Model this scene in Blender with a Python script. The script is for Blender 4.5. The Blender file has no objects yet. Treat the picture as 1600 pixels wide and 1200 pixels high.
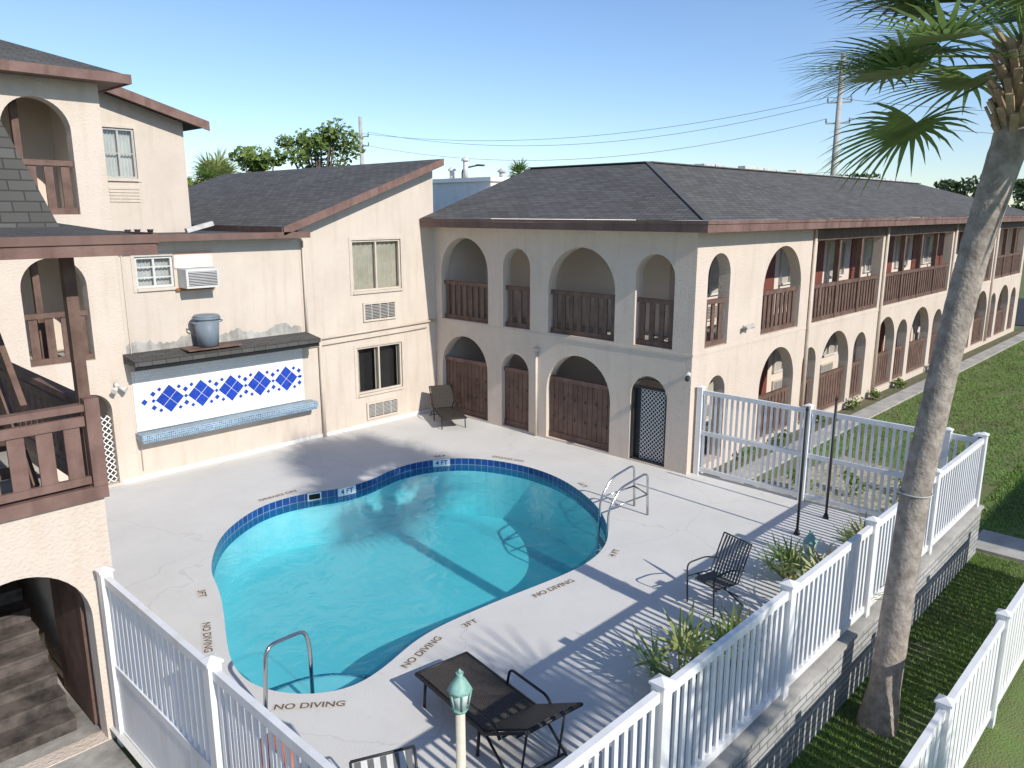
import bpy, math, random
import numpy as np
from mathutils import Vector, Matrix
from mathutils.geometry import tessellate_polygon
random.seed(7); rng=np.random.default_rng(7)
sc=bpy.context.scene; COL=sc.collection
sc.view_settings.view_transform='Standard'; sc.view_settings.look='None'; sc.view_settings.exposure=0
# ---------------------------------------------------------------- materials
def nn(nt,t,**k):
    n=nt.nodes.new(t)
    for a,b in k.items(): setattr(n,a,b)
    return n
def mat(name,col,col2=None,scale=2.0,rough=.8,bump=.2,bscale=60,streak=0,metal=0,spec=.3,bdist=.01,crack=False,deep=None,trans=0):
    m=bpy.data.materials.new(name); m.use_nodes=True; nt=m.node_tree; L=nt.links.new
    b=nt.nodes['Principled BSDF']; b.inputs['Roughness'].default_value=rough; b.inputs['Metallic'].default_value=metal
    b.inputs['Specular IOR Level'].default_value=spec
    if bump<=.1: bump=0
    tc=nn(nt,'ShaderNodeTexCoord')
    if col2 is None: col2=tuple(c*.8 for c in col)
    n=nn(nt,'ShaderNodeTexNoise'); n.inputs['Scale'].default_value=scale; n.inputs['Detail'].default_value=5 if scale<3 else 3; n.inputs['Roughness'].default_value=.65
    L(tc.outputs['Object'],n.inputs['Vector'])
    r=nn(nt,'ShaderNodeValToRGB'); r.color_ramp.elements[0].position=.35; r.color_ramp.elements[1].position=.65
    r.color_ramp.elements[0].color=(*col2,1); r.color_ramp.elements[1].color=(*col,1)
    L(n.outputs['Fac'],r.inputs['Fac']); out=r.outputs['Color']
    if streak:
        mp=nn(nt,'ShaderNodeMapping'); mp.inputs['Scale'].default_value=(3,3,.35); L(tc.outputs['Object'],mp.inputs['Vector'])
        n2=nn(nt,'ShaderNodeTexNoise'); n2.inputs['Scale'].default_value=1.6; n2.inputs['Detail'].default_value=4; L(mp.outputs[0],n2.inputs['Vector'])
        r2=nn(nt,'ShaderNodeValToRGB'); r2.color_ramp.elements[0].position=.28; r2.color_ramp.elements[1].position=.5
        k=1-streak; r2.color_ramp.elements[0].color=(k,k*.97,k*.93,1); r2.color_ramp.elements[1].color=(1,1,1,1); L(n2.outputs['Fac'],r2.inputs['Fac'])
        mx=nn(nt,'ShaderNodeMixRGB',blend_type='MULTIPLY'); mx.inputs[0].default_value=1; L(out,mx.inputs[1]); L(r2.outputs[0],mx.inputs[2]); out=mx.outputs[0]
    if crack:
        n4=nn(nt,'ShaderNodeTexNoise'); n4.inputs['Scale'].default_value=1.5; n4.inputs['Detail'].default_value=5; L(tc.outputs['Object'],n4.inputs['Vector'])
        ad=nn(nt,'ShaderNodeMixRGB',blend_type='ADD'); ad.inputs[0].default_value=.6; L(tc.outputs['Object'],ad.inputs[1]); L(n4.outputs['Color'],ad.inputs[2])
        vo=nn(nt,'ShaderNodeTexVoronoi',feature='DISTANCE_TO_EDGE'); vo.inputs['Scale'].default_value=.22; L(ad.outputs[0],vo.inputs['Vector'])
        r4=nn(nt,'ShaderNodeValToRGB'); r4.color_ramp.elements[0].position=.0; r4.color_ramp.elements[1].position=.003; r4.color_ramp.elements[0].color=(.88,.87,.86,1); r4.color_ramp.elements[1].color=(1,1,1,1); L(vo.outputs['Distance'],r4.inputs[0])
        n5=nn(nt,'ShaderNodeTexNoise'); n5.inputs['Scale'].default_value=5; n5.inputs['Detail'].default_value=6; n5.inputs['Roughness'].default_value=.8; L(tc.outputs['Object'],n5.inputs['Vector'])
        r5=nn(nt,'ShaderNodeValToRGB'); r5.color_ramp.elements[0].position=.30; r5.color_ramp.elements[1].position=.42; r5.color_ramp.elements[0].color=(.91,.90,.88,1); r5.color_ramp.elements[1].color=(1,1,1,1); L(n5.outputs['Fac'],r5.inputs[0])
        for q in (r4,r5):
            mx=nn(nt,'ShaderNodeMixRGB',blend_type='MULTIPLY'); mx.inputs[0].default_value=1; L(out,mx.inputs[1]); L(q.outputs[0],mx.inputs[2]); out=mx.outputs[0]
    if deep: # water's absorption of light put into the colour, stronger with depth
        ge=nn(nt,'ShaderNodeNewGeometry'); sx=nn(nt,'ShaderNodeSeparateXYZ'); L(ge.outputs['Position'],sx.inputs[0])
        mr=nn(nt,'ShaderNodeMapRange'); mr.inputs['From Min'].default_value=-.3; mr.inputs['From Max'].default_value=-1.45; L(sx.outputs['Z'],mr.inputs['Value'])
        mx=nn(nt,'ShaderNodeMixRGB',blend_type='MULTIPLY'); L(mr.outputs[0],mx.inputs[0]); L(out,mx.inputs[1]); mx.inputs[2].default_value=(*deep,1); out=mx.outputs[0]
    L(out,b.inputs['Base Color'])
    if bump:
        n3=nn(nt,'ShaderNodeTexNoise'); n3.inputs['Scale'].default_value=bscale; n3.inputs['Detail'].default_value=3; L(tc.outputs['Object'],n3.inputs['Vector'])
        bp=nn(nt,'ShaderNodeBump'); bp.inputs['Strength'].default_value=bump; bp.inputs['Distance'].default_value=bdist
        L(n3.outputs['Fac'],bp.inputs['Height']); L(bp.outputs[0],b.inputs['Normal'])
    if trans:
        tl=nn(nt,'ShaderNodeBsdfTranslucent'); L(out,tl.inputs[0]); ms=nn(nt,'ShaderNodeMixShader'); ms.inputs[0].default_value=trans
        L(b.outputs[0],ms.inputs[1]); L(tl.outputs[0],ms.inputs[2]); L(ms.outputs[0],nt.nodes['Material Output'].inputs[0])
    return m
def brickmat(name,c1,c2,mortar,w,h,ms=.01,rough=.85,bump=.5,offset=.5,vary=.25,spec=.2):
    m=bpy.data.materials.new(name); m.use_nodes=True; nt=m.node_tree; L=nt.links.new
    b=nt.nodes['Principled BSDF']; b.inputs['Roughness'].default_value=rough; b.inputs['Specular IOR Level'].default_value=spec
    uv=nn(nt,'ShaderNodeUVMap',uv_map='UVMap')
    br=nn(nt,'ShaderNodeTexBrick'); br.offset=offset; br.inputs['Scale'].default_value=1; br.inputs['Brick Width'].default_value=w; br.inputs['Row Height'].default_value=h
    br.inputs['Mortar Size'].default_value=ms; br.inputs['Color1'].default_value=(*c1,1); br.inputs['Color2'].default_value=(*c2,1); br.inputs['Mortar'].default_value=(*mortar,1)
    L(uv.outputs[0],br.inputs['Vector'])
    n=nn(nt,'ShaderNodeTexNoise'); n.inputs['Scale'].default_value=.7; n.inputs['Detail'].default_value=5; L(uv.outputs[0],n.inputs['Vector'])
    r=nn(nt,'ShaderNodeValToRGB'); r.color_ramp.elements[0].position=.3; r.color_ramp.elements[1].position=.7
    r.color_ramp.elements[0].color=(1-vary,)*3+(1,); r.color_ramp.elements[1].color=(1+vary*.6,)*3+(1,); L(n.outputs['Fac'],r.inputs[0])
    mx=nn(nt,'ShaderNodeMixRGB',blend_type='MULTIPLY'); mx.inputs[0].default_value=1; L(br.outputs['Color'],mx.inputs[1]); L(r.outputs[0],mx.inputs[2])
    L(mx.outputs[0],b.inputs['Base Color'])
    bp=nn(nt,'ShaderNodeBump'); bp.inputs['Strength'].default_value=bump; bp.inputs['Distance'].default_value=.01; bp.invert=True
    L(br.outputs['Fac'],bp.inputs['Height']); L(bp.outputs[0],b.inputs['Normal'])
    return m
M={}
M['stucco']=mat('stucco',(.69,.585,.49),(.63,.53,.44),.8,.95,.8,26,.06,bdist=.02)
M['stucco2']=mat('stucco_smooth',(.67,.58,.49),(.60,.515,.43),.7,.95,.5,36,.08,bdist=.015)
M['inner']=mat('corridor_stucco',(.74,.64,.54),(.68,.58,.49),.8,.95,.5,30)
M['wood']=mat('brown_wood',(.19,.118,.09),(.13,.078,.06),4,.65,.4,50,.3)
M['woodlt']=mat('faded_sunlit_brown_wood',(.235,.145,.118),(.17,.10,.082),3,.7,.4,40,.3)
M['fascia']=mat('brown_fascia',(.21,.13,.105),(.16,.096,.078),1.5,.6,.1,30,.2)
M['shingle']=brickmat('roof_shingle',(.108,.103,.094),(.155,.149,.137),(.06,.057,.052),.33,.14,.010,.95,.8,vary=.10)
M['shcap']=mat('shingle_cap',(.13,.125,.115),(.10,.096,.088),6,.95,.4,30)
M['shingle2']=brickmat('dark_roof_shingle',(.092,.088,.081),(.12,.115,.107),(.052,.05,.046),.28,.12,.007,.95,.8,vary=.15)
M['flat']=mat('roof_membrane',(.11,.11,.112),(.08,.08,.082),1,.9,.2,30)
M['foam']=mat('white_roof_coating',(.72,.70,.66),(.45,.44,.41),3,.9,.6,10)
M['white']=mat('white_vinyl',(.82,.815,.80),(.76,.755,.74),1.5,.45,.05,20,.08)
M['whitewall']=mat('white_wall',(.93,.90,.84),(.86,.83,.78),1.0,.8,.1,20,.08)
M['deck']=mat('painted_concrete',(.70,.68,.64),(.645,.625,.585),.7,.75,.3,40,crack=True)
M['concrete']=mat('concrete',(.50,.475,.43),(.34,.325,.29),1.6,.9,.4,30)
M['dirtyconc']=mat('dirty_concrete',(.50,.47,.42),(.13,.12,.11),1.0,.9,.5,30)
M['step']=mat('worn_dark_step',(.15,.125,.11),(.045,.038,.034),3.0,.9,.5,30)
M['stone']=brickmat('grey_block',(.36,.355,.345),(.48,.475,.46),(.20,.20,.195),.36,.09,.010,.9,1.0)
M['black']=mat('black_metal',(.045,.043,.042),(.03,.03,.03),3,.45,.05,30)
M['grey']=mat('grey_plastic',(.21,.25,.29),(.18,.215,.25),3,.5,.05,30)
M['line']=mat('cable',(.12,.13,.15),(.1,.11,.13),3,.7,0,30)
M['steel']=mat('stainless_steel',(.62,.62,.63),(.55,.55,.55),3,.18,0,30,metal=1,spec=.5)
M['cream']=mat('cream_pipe',(.66,.57,.475),(.58,.50,.415),3,.6,.05,30)
M['creampost']=mat('cream_painted_post',(.70,.64,.50),(.58,.53,.41),6,.6,.1,30)
M['verdi']=mat('verdigris_metal',(.30,.50,.42),(.18,.34,.28),9,.5,.2,60)
M['frost']=mat('frosted_glass',(.55,.62,.58),(.5,.55,.5),6,.3,0,60)
M['wicker']=brickmat('dark_wicker',(.22,.19,.165),(.14,.12,.105),(.03,.026,.022),.035,.014,.004,.55,1.0,vary=.2)
M['sling']=mat('dark_sling',(.13,.13,.13),(.10,.10,.10),10,.7,.1,100)
M['light_sling']=mat('light_sling',(.6,.6,.58),(.5,.5,.48),10,.7,.1,100)
M['orange']=mat('orange_plastic',(.75,.16,.04),(.6,.12,.03),5,.5,.05,30)
M['red']=mat('red_door',(.22,.075,.055),(.17,.055,.042),2,.5,.1,20)
M['curtain']=mat('beige_curtain',(.58,.52,.41),(.46,.41,.32),3,.9,.1,20)
M['whiteblind']=mat('white_blind',(.68,.67,.64),(.58,.57,.54),3,.8,.1,20)
M['dark']=mat('dark_interior',(.02,.02,.022),(.015,.015,.016),3,.9,0,20)
M['alu']=mat('window_frame',(.50,.48,.44),(.42,.40,.37),5,.5,.05,20)
M['rust']=mat('rusty_white_panel',(.76,.75,.71),(.60,.48,.38),1.6,.7,.2,30)
M['rustline']=mat('rust_edge',(.36,.17,.08),(.26,.11,.05),6,.8,.2,30)
M['grime']=mat('weathered_stucco',(.55,.54,.50),(.30,.28,.25),2.0,.95,.6,24,.3)
M['mosaic_white']=brickmat('white_mosaic',(.82,.81,.78),(.88,.88,.86),(.68,.66,.62),.07,.06,.004,.5,.2,.37,.08,.4)
M['mosaic_blue']=brickmat('blue_mosaic',(.010,.045,.40),(.015,.075,.52),(.04,.08,.35),.05,.05,.003,.3,.2,.0,.2,.5)
M['ledge']=brickmat('blue_ledge_mosaic',(.02,.10,.26),(.16,.34,.46),(.42,.48,.5),.045,.045,.007,.4,.3,.0,.3,.5)
M['pooltile']=brickmat('pool_tile',(.010,.045,.20),(.018,.07,.28),(.24,.31,.38),.155,.16,.006,.25,.2,.0,.2,.6)
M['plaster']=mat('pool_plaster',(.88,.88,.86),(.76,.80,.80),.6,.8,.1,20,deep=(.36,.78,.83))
M['marktile']=mat('marking_tile',(.66,.62,.54),(.62,.585,.52),9,.8,.1,30)
M['ink']=mat('marking_ink',(.075,.045,.035),(.26,.19,.15),26,.8,0,30)
M['whitetile']=mat('white_tile',(.88,.87,.84),(.82,.81,.78),5,.4,0,30)
M['bark']=mat('palm_bark',(.42,.36,.305),(.24,.20,.168),7,.95,.8,22,bdist=.02)
M['boot']=mat('palm_boot',(.50,.37,.24),(.26,.19,.12),7,.9,.6,30)
M['treebark']=mat('tree_bark',(.14,.11,.08),(.08,.06,.05),5,.95,.8,15)
M['frond']=mat('palm_frond',(.28,.39,.12),(.16,.25,.07),2.5,.45,0,20,spec=.5,trans=.45)
M['frondy']=mat('pale_palm_frond',(.46,.48,.19),(.30,.35,.12),4,.5,0,20,spec=.4,trans=.25)
M['frondd']=mat('dry_palm_frond',(.42,.32,.14),(.28,.2,.09),4,.7,0,20,trans=.2)
M['leaf']=mat('tree_leaf',(.24,.32,.08),(.12,.18,.045),.8,.6,0,20,trans=.35)
M['leafd']=mat('dark_tree_leaf',(.10,.14,.05),(.055,.08,.03),.8,.6,0,20,trans=.2)
M['lawn']=mat('lawn_soil',(.15,.22,.06),(.17,.165,.08),.9,.95,.8,40,bdist=.03)
M['blade']=mat('grass_blade',(.21,.34,.085),(.17,.26,.075),.9,.8,0,20,spec=.1,trans=.2)
M['gravel']=mat('pale_gravel',(.54,.48,.40),(.20,.21,.10),9,.9,1,60)
M['asphalt']=mat('asphalt',(.055,.055,.058),(.045,.045,.047),3,.9,.3,60)
M['mulch']=mat('mulch',(.18,.15,.10),(.10,.12,.05),5,.95,1,50)
def schlick(nt,mx,f0,normal=None):
    L=nt.links.new; ge=nn(nt,'ShaderNodeNewGeometry'); d=nn(nt,'ShaderNodeVectorMath',operation='DOT_PRODUCT'); L(ge.outputs['Incoming'],d.inputs[0]); L(normal or ge.outputs['Normal'],d.inputs[1])
    a=nn(nt,'ShaderNodeMath',operation='ABSOLUTE'); L(d.outputs['Value'],a.inputs[0]); b=nn(nt,'ShaderNodeMath',operation='SUBTRACT',use_clamp=True); b.inputs[0].default_value=1; L(a.outputs[0],b.inputs[1])
    c=nn(nt,'ShaderNodeMath',operation='POWER'); L(b.outputs[0],c.inputs[0]); c.inputs[1].default_value=5
    e=nn(nt,'ShaderNodeMath',operation='MULTIPLY_ADD'); L(c.outputs[0],e.inputs[0]); e.inputs[1].default_value=1-f0; e.inputs[2].default_value=f0; L(e.outputs[0],mx.inputs[0])
def glassmat():
    m=bpy.data.materials.new('window_glass'); m.use_nodes=True; nt=m.node_tree; L=nt.links.new; nt.nodes.clear()
    o=nn(nt,'ShaderNodeOutputMaterial'); t=nn(nt,'ShaderNodeBsdfTransparent'); t.inputs[0].default_value=(.85,.88,.88,1)
    g=nn(nt,'ShaderNodeBsdfGlossy'); g.inputs['Roughness'].default_value=.03
    mx=nn(nt,'ShaderNodeMixShader'); schlick(nt,mx,.08); L(t.outputs[0],mx.inputs[1]); L(g.outputs[0],mx.inputs[2]); L(mx.outputs[0],o.inputs[0]); return m
M['glass']=glassmat()
def watermat():
    m=bpy.data.materials.new('pool_water'); m.use_nodes=True; nt=m.node_tree; L=nt.links.new; nt.nodes.clear()
    o=nn(nt,'ShaderNodeOutputMaterial'); t=nn(nt,'ShaderNodeBsdfTransparent'); t.inputs[0].default_value=(.50,.91,.955,1)
    df=nn(nt,'ShaderNodeBsdfDiffuse'); df.inputs[0].default_value=(.05,.50,.60,1); ms=nn(nt,'ShaderNodeMixShader'); ms.inputs[0].default_value=.16; L(t.outputs[0],ms.inputs[1]); L(df.outputs[0],ms.inputs[2])
    g=nn(nt,'ShaderNodeBsdfGlossy'); g.inputs['Roughness'].default_value=.03
    tc=nn(nt,'ShaderNodeTexCoord'); n=nn(nt,'ShaderNodeTexNoise'); n.inputs['Scale'].default_value=2.6; n.inputs['Detail'].default_value=4; n.inputs['Distortion'].default_value=.8
    L(tc.outputs['Object'],n.inputs['Vector']); bp=nn(nt,'ShaderNodeBump'); bp.inputs['Strength'].default_value=.35; bp.inputs['Distance'].default_value=.07
    L(n.outputs['Fac'],bp.inputs['Height']); L(bp.outputs[0],g.inputs['Normal'])
    mx=nn(nt,'ShaderNodeMixShader'); schlick(nt,mx,.03,bp.outputs[0]); L(ms.outputs[0],mx.inputs[1]); L(g.outputs[0],mx.inputs[2]); L(mx.outputs[0],o.inputs[0])
    return m
M['water']=watermat()
# ---------------------------------------------------------------- mesh builder
class MB:
    def __init__(s): s.v=[]; s.f=[]; s.m=[]; s.mats=[]; s.sm=[]; s.uv={}
    def mi(s,k):
        if k not in s.mats: s.mats.append(k)
        return s.mats.index(k)
    def face(s,pts,k,sm=False,uv=None):
        b=len(s.v); s.v+= [tuple(p) for p in pts]; s.f.append(tuple(range(b,b+len(pts)))); s.m.append(s.mi(k)); s.sm.append(sm)
        if uv: s.uv[len(s.f)-1]=uv
    def box(s,x0,x1,y0,y1,z0,z1,k): s.bd((0,0),(1,0),x0,x1,y0,y1,z0,z1,k)
    def bd(s,p,d,a0,a1,o0,o1,z0,z1,k):
        q=lambda a,o,z:(p[0]+d[0]*a-d[1]*o,p[1]+d[1]*a+d[0]*o,z)
        c=[q(a0,o0,z0),q(a1,o0,z0),q(a1,o1,z0),q(a0,o1,z0),q(a0,o0,z1),q(a1,o0,z1),q(a1,o1,z1),q(a0,o1,z1)]
        s.hexa(c,k)
    def hexa(s,c,k):
        b=len(s.v); s.v+=c
        for f in ((3,2,1,0),(4,5,6,7),(0,1,5,4),(1,2,6,5),(2,3,7,6),(3,0,4,7)):
            s.f.append(tuple(b+i for i in f)); s.m.append(s.mi(k)); s.sm.append(False)
    def beam(s,a,b,w,h,k,up=(0,0,1)):
        a=Vector(a);b=Vector(b);t=(b-a).normalized();u=Vector(up); r=t.cross(u)
        if r.length<1e-4: r=t.cross(Vector((1,0,0)))
        r.normalize(); u=r.cross(t)
        r=r*w/2;u=u*h/2
        s.hexa([tuple(x) for x in (a-r-u,a+r-u,b+r-u,b-r-u,a-r+u,a+r+u,b+r+u,b-r+u)],k)
    def tube(s,pts,r,k,n=10,cap=True):
        pts=[Vector(p) for p in pts]; R=r if isinstance(r,(list,tuple)) else [r]*len(pts)
        b=len(s.v); prev=None
        for i,p in enumerate(pts):
            t=(pts[min(i+1,len(pts)-1)]-pts[max(i-1,0)]).normalized()
            if prev is None: x=t.orthogonal().normalized()
            else: x=(prev-t*prev.dot(t)).normalized()
            prev=x; y=t.cross(x)
            for j in range(n):
                a=2*math.pi*j/n; s.v.append(tuple(p+(x*math.cos(a)+y*math.sin(a))*R[i]))
        for i in range(len(pts)-1):
            for j in range(n):
                s.f.append((b+i*n+j,b+i*n+(j+1)%n,b+(i+1)*n+(j+1)%n,b+(i+1)*n+j)); s.m.append(s.mi(k)); s.sm.append(True)
        if cap:
            s.f.append(tuple(b+j for j in range(n))[::-1]); s.m.append(s.mi(k)); s.sm.append(False)
            e=b+(len(pts)-1)*n; s.f.append(tuple(e+j for j in range(n))); s.m.append(s.mi(k)); s.sm.append(False)
    def plate(s,outer,holes,P,t,k,k2=None):
        loops=[[Vector((u,v,0)) for u,v in outer]]+[[Vector((u,v,0)) for u,v in h] for h in holes]
        flat=[q for l in loops for q in l]
        tr=tessellate_polygon(loops)
        for d,rev in ((0,False),(t,True)):
            b=len(s.v); s.v+=[P(q.x,q.y,d) for q in flat]
            for a in tr:
                a=tuple(b+i for i in a); s.f.append(a[::-1] if rev else a); s.m.append(s.mi(k if d==0 else (k2 or k))); s.sm.append(False)
            if t==0: return
        for l in loops:
            n=len(l)
            for i in range(n):
                a,c=l[i],l[(i+1)%n]; s.face([P(a.x,a.y,0),P(c.x,c.y,0),P(c.x,c.y,t),P(a.x,a.y,t)],k)
    def obj(s,name,parent=None,local=False,**kw):
        o0=ORG.get(parent,Vector((0,0,0))) if (parent and not local) else (kw.get('at') or Vector((0,0,0)))
        me=bpy.data.meshes.new(name); V=np.array(s.v,dtype=float)-np.array(o0)
        me.from_pydata(V.tolist(),[],s.f)
        for k in s.mats: me.materials.append(M[k])
        me.polygons.foreach_set('material_index',s.m); me.polygons.foreach_set('use_smooth',s.sm)
        uvl=me.uv_layers.new(name='UVMap'); me.update()
        nl=len(me.loops); arr=np.zeros((nl,2)); 
        for i,p in enumerate(me.polygons):
            if i in s.uv:
                for j,li in enumerate(p.loop_indices): arr[li]=s.uv[i][j]
                continue
            n=p.normal
            if abs(n.z)>.985: tx=Vector((1,0,0)); ty=Vector((0,1,0))
            else:
                tx=Vector((-n.y,n.x,0)).normalized(); ty=n.cross(tx)
                if ty.z<0: ty=-ty
            for li,vi in zip(p.loop_indices,p.vertices):
                q=Vector(s.v[vi]); arr[li]=(q.dot(tx),q.dot(ty))
        uvl.data.foreach_set('uv',arr.ravel())
        o=bpy.data.objects.new(name,me); COL.objects.link(o); o.location=(0,0,0)
        if parent: o.parent=parent; ORG[o]=ORG.get(parent,Vector((0,0,0)))
        else: o.location=o0
        for a in ('label','category','kind','group'):
            if a in kw: o[a]=kw[a]
        return o
ORG={}
def thing(name,label,cat,loc=(0,0,0),rot=0,group=None):
    e=bpy.data.objects.new(name,None); COL.objects.link(e); e.location=loc; e.rotation_euler=(0,0,rot); e.empty_display_size=.3
    e['label']=label; e['category']=cat
    if group: e['group']=group
    ORG[e]=Vector(loc); return e
def arch(a,b,z0,zc,n=20,ry=None):
    r=(b-a)/2; ry=ry or min(r,zc-z0-.05); sp=zc-ry; c=(a+b)/2
    return [(a,z0),(b,z0)]+[(c+r*math.cos(math.pi*i/n),sp+ry*math.sin(math.pi*i/n)) for i in range(n+1)]
def rect(a,b,z0,z1): return [(a,z0),(b,z0),(b,z1),(a,z1)]
def railing(parent,p,d,L,z0,z1,sw=.13,gap=.085,k='wood',thick=.035,off=0):
    m=MB(); m.bd(p,d,0,L,off-.03,off+.05,z1-.1,z1,k); m.bd(p,d,0,L,off-.02,off+.045,z0,z0+.12,k)
    n=max(1,int((L-gap)/(sw+gap))); step=L/n
    for i in range(n):
        c=(i+.5)*step; m.bd(p,d,c-sw/2,c+sw/2,off,off+thick,z0+.12,z1-.1,k)
    return m.obj('railing',parent)
def boardpanel(parent,p,d,L,z0,z1,name='gate'):
    m=MB(); n=max(3,round(L/.15)); st=L/n
    for i in range(n): m.bd(p,d,i*st+.006,(i+1)*st-.006,0,.035,z0,z1-.1,'wood')
    m.bd(p,d,0,L,-.04,.06,z1-.1,z1,'woodlt'); m.bd(p,d,0,L,-.02,-.0,z0,z0+.14,'wood')
    m.bd(p,d,0,L,.05,.06,z0,z1-.1,'dark')
    c=max(2,round(L/.33))
    for j in range(c):
        u=(j+.5)*L/c
        for zz in (z0+.55,z0+1.05):
            m.face([(p[0]+d[0]*(u+a)+d[1]*.006,p[1]+d[1]*(u+a)-d[0]*.006,zz+b) for a,b in ((-.035,0),(0,-.06),(.035,0),(0,.06))],'black')
    return m.obj(name,parent)
def thing_part(name,parent):
    e=bpy.data.objects.new(name,None); COL.objects.link(e); e.parent=parent; ORG[e]=ORG[parent]; return e
def window(parent,p,d,u0,u1,z0,z1,fk='alu',ck='curtain',mull=1,depth=.12,open_dark=False,sill=True,grid=0):
    w=thing_part('window',parent)
    m=MB(); t=.05
    m.bd(p,d,u0,u0+t,.02,.09,z0,z1,fk); m.bd(p,d,u1-t,u1,.02,.09,z0,z1,fk); m.bd(p,d,u0+t,u1-t,.02,.09,z1-t,z1,fk); m.bd(p,d,u0+t,u1-t,.02,.09,z0,z0+t,fk)
    for i in range(mull):
        c=u0+(u1-u0)*(i+1)/(mull+1); m.bd(p,d,c-.022,c+.022,.03,.08,z0+t,z1-t,fk)
    for i in range(grid):
        c=z0+(z1-z0)*(i+1)/(grid+1); m.bd(p,d,u0+t,u1-t,.035,.07,c-.012,c+.012,fk)
    if sill:
        m.bd(p,d,u0-.07,u0,-.02,.02,z0-.07,z1+.07,'cream'); m.bd(p,d,u1,u1+.07,-.02,.02,z0-.07,z1+.07,'cream'); m.bd(p,d,u0,u1,-.02,.02,z1,z1+.07,'cream')
    m.obj('frame',w)
    m=MB(); q=lambda u,o,z:(p[0]+d[0]*u-d[1]*o,p[1]+d[1]*u+d[0]*o,z)
    m.face([q(u0+t,.055,z0+t),q(u1-t,.055,z0+t),q(u1-t,.055,z1-t),q(u0+t,.055,z1-t)],'glass'); m.obj('pane',w)
    m=MB(); N=60; a=u0-.02; b=u1+.02
    if ck:
        for i in range(N):
            ua=a+(b-a)*i/N; ub=a+(b-a)*(i+1)/N
            if open_dark and not(.0<(i/N)<.12 or .44<i/N<.53 or i/N>.93): continue
            fa=.15+.018*math.sin(i*1.1); fb=.15+.018*math.sin((i+1)*1.1)
            m.face([q(ua,fa,z0),q(ub,fb,z0),q(ub,fb,z1),q(ua,fa,z1)],ck,True)
        m.obj('curtain',w)
    m=MB(); m.bd(p,d,u0-.03,u1+.03,.27,.29,z0-.03,z1+.03,'dark'); m.obj('backing',w)
    if sill:
        m=MB(); m.bd(p,d,u0,u1,-.05,.02,z0-.06,z0,'cream'); m.obj('sill',w)
    return w
def grille(parent,p,d,u0,u1,z0,z1):
    m=MB(); m.bd(p,d,u0,u1,-.05,-.003,z0,z0+.05,'cream'); m.bd(p,d,u0,u1,-.05,-.003,z1-.05,z1,'cream')
    m.bd(p,d,u0,u0+.05,-.05,-.003,z0+.05,z1-.05,'cream'); m.bd(p,d,u1-.05,u1,-.05,-.003,z0+.05,z1-.05,'cream'); m.bd(p,d,u0+.05,u1-.05,-.012,-.003,z0+.05,z1-.05,'dark')
    n=max(4,int((z1-z0)/.045))
    for i in range(1,n): z=z0+.05+(z1-z0-.1)*i/n; m.bd(p,d,u0+.05,u1-.05,-.04,-.012,z-.008,z+.008,'alu')
    for i in range(1,4): u=u0+(u1-u0)*i/4; m.bd(p,d,u-.012,u+.012,-.045,-.012,z0+.05,z1-.05,'alu')
    return m.obj('air_conditioner_grille',parent)
X1=(1,0); Y1=(0,1)
# ================================================================ MAIN BUILDING
FX=14.27; FY=8.4; YE=16.64; XE=44.6
main=thing('motel_building','two storey beige stucco motel block with arches and grey shingle roof','building',(FX,FY,0))
U=[(8.90,9.90,4.72),(10.44,12.44,4.80),(13.04,13.98,4.71),(14.53,16.36,4.93)]
Lo=[(8.97,9.93,2.04),(10.50,12.47,2.24),(13.07,14.04,2.03),(14.57,16.38,2.28)]
m=MB()
PA=lambda u,v,d:(FX+d,u,v)
m.plate([(FY,-.3),(YE,-.3),(YE,5.2),(FY,5.2)],[arch(a,b,2.70,c) for a,b,c in U]+[arch(a,b,.04,c) for a,b,c in Lo],PA,.28,'stucco')
m.obj('arcade_wall',main)
PS=lambda u,v,d:(u,FY+d,v)
holes=[arch(14.75,15.71,2.72,4.74),arch(17.32,19.38,2.72,4.80)]
bal=[(20.22,25.03),(25.46,32.3),(32.75,38.6),(39.05,44.2)]
holes+=[rect(a,b,2.72,4.94) for a,b in bal]
los=[(14.95,15.75,2.05),(17.45,19.35,2.31),(19.86,20.72,2.07),(21.06,23.08,2.32),(23.42,24.42,2.08),(25.25,26.95,2.33),(27.15,28.2,2.1),(28.55,30.6,2.35),(31.0,32.1,2.1),(32.9,34.9,2.33),(35.3,36.3,2.1),(36.7,38.6,2.33),(39.1,40.1,2.1),(40.5,42.5,2.33),(42.9,43.9,2.1)]
holes+=[arch(a,b,.06,c) for a,b,c in los]
m=MB(); m.plate([(FX+.28,-.3),(XE,-.3),(XE,5.2),(FX+.28,5.2)],holes,PS,.28,'stucco'); m.obj('side_wall',main)
m=MB(); IX=FX+1.75; IY=FY+1.75
m.box(IX,XE-.3,IY,YE-.02,-.3,5.19,'inner'); m.box(FX+.281,IX,YE-.25,YE-.02,-.3,5.19,'inner'); m.box(XE-.3,XE,FY+.281,YE,-.3,5.19,'inner'); m.obj('inner_wall',main)
m=MB(); m.box(FX+.28,IX,FY+.28,YE-.25,2.45,2.66,'concrete'); m.box(IX,XE-.31,FY+.28,IY,2.45,2.66,'concrete')
m.box(FX+.28,IX,FY+.28,YE-.25,-.2,.03,'concrete'); m.box(IX,XE-.31,FY+.28,IY,-.2,.03,'concrete'); m.obj('floor_slab',main)
m=MB(); m.box(FX-.012,FX-.001,FY-.01,YE,2.60,2.66,'stucco'); m.box(FX-.012,XE,FY-.012,FY-.001,2.60,2.66,'stucco'); m.obj('ledge_band',main)
m=MB(); e0x,e0y=FX-.45,FY-.45; s=4.4; zt=6.9; ze=5.44; x1,y1=XE+.5,21.0
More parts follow.
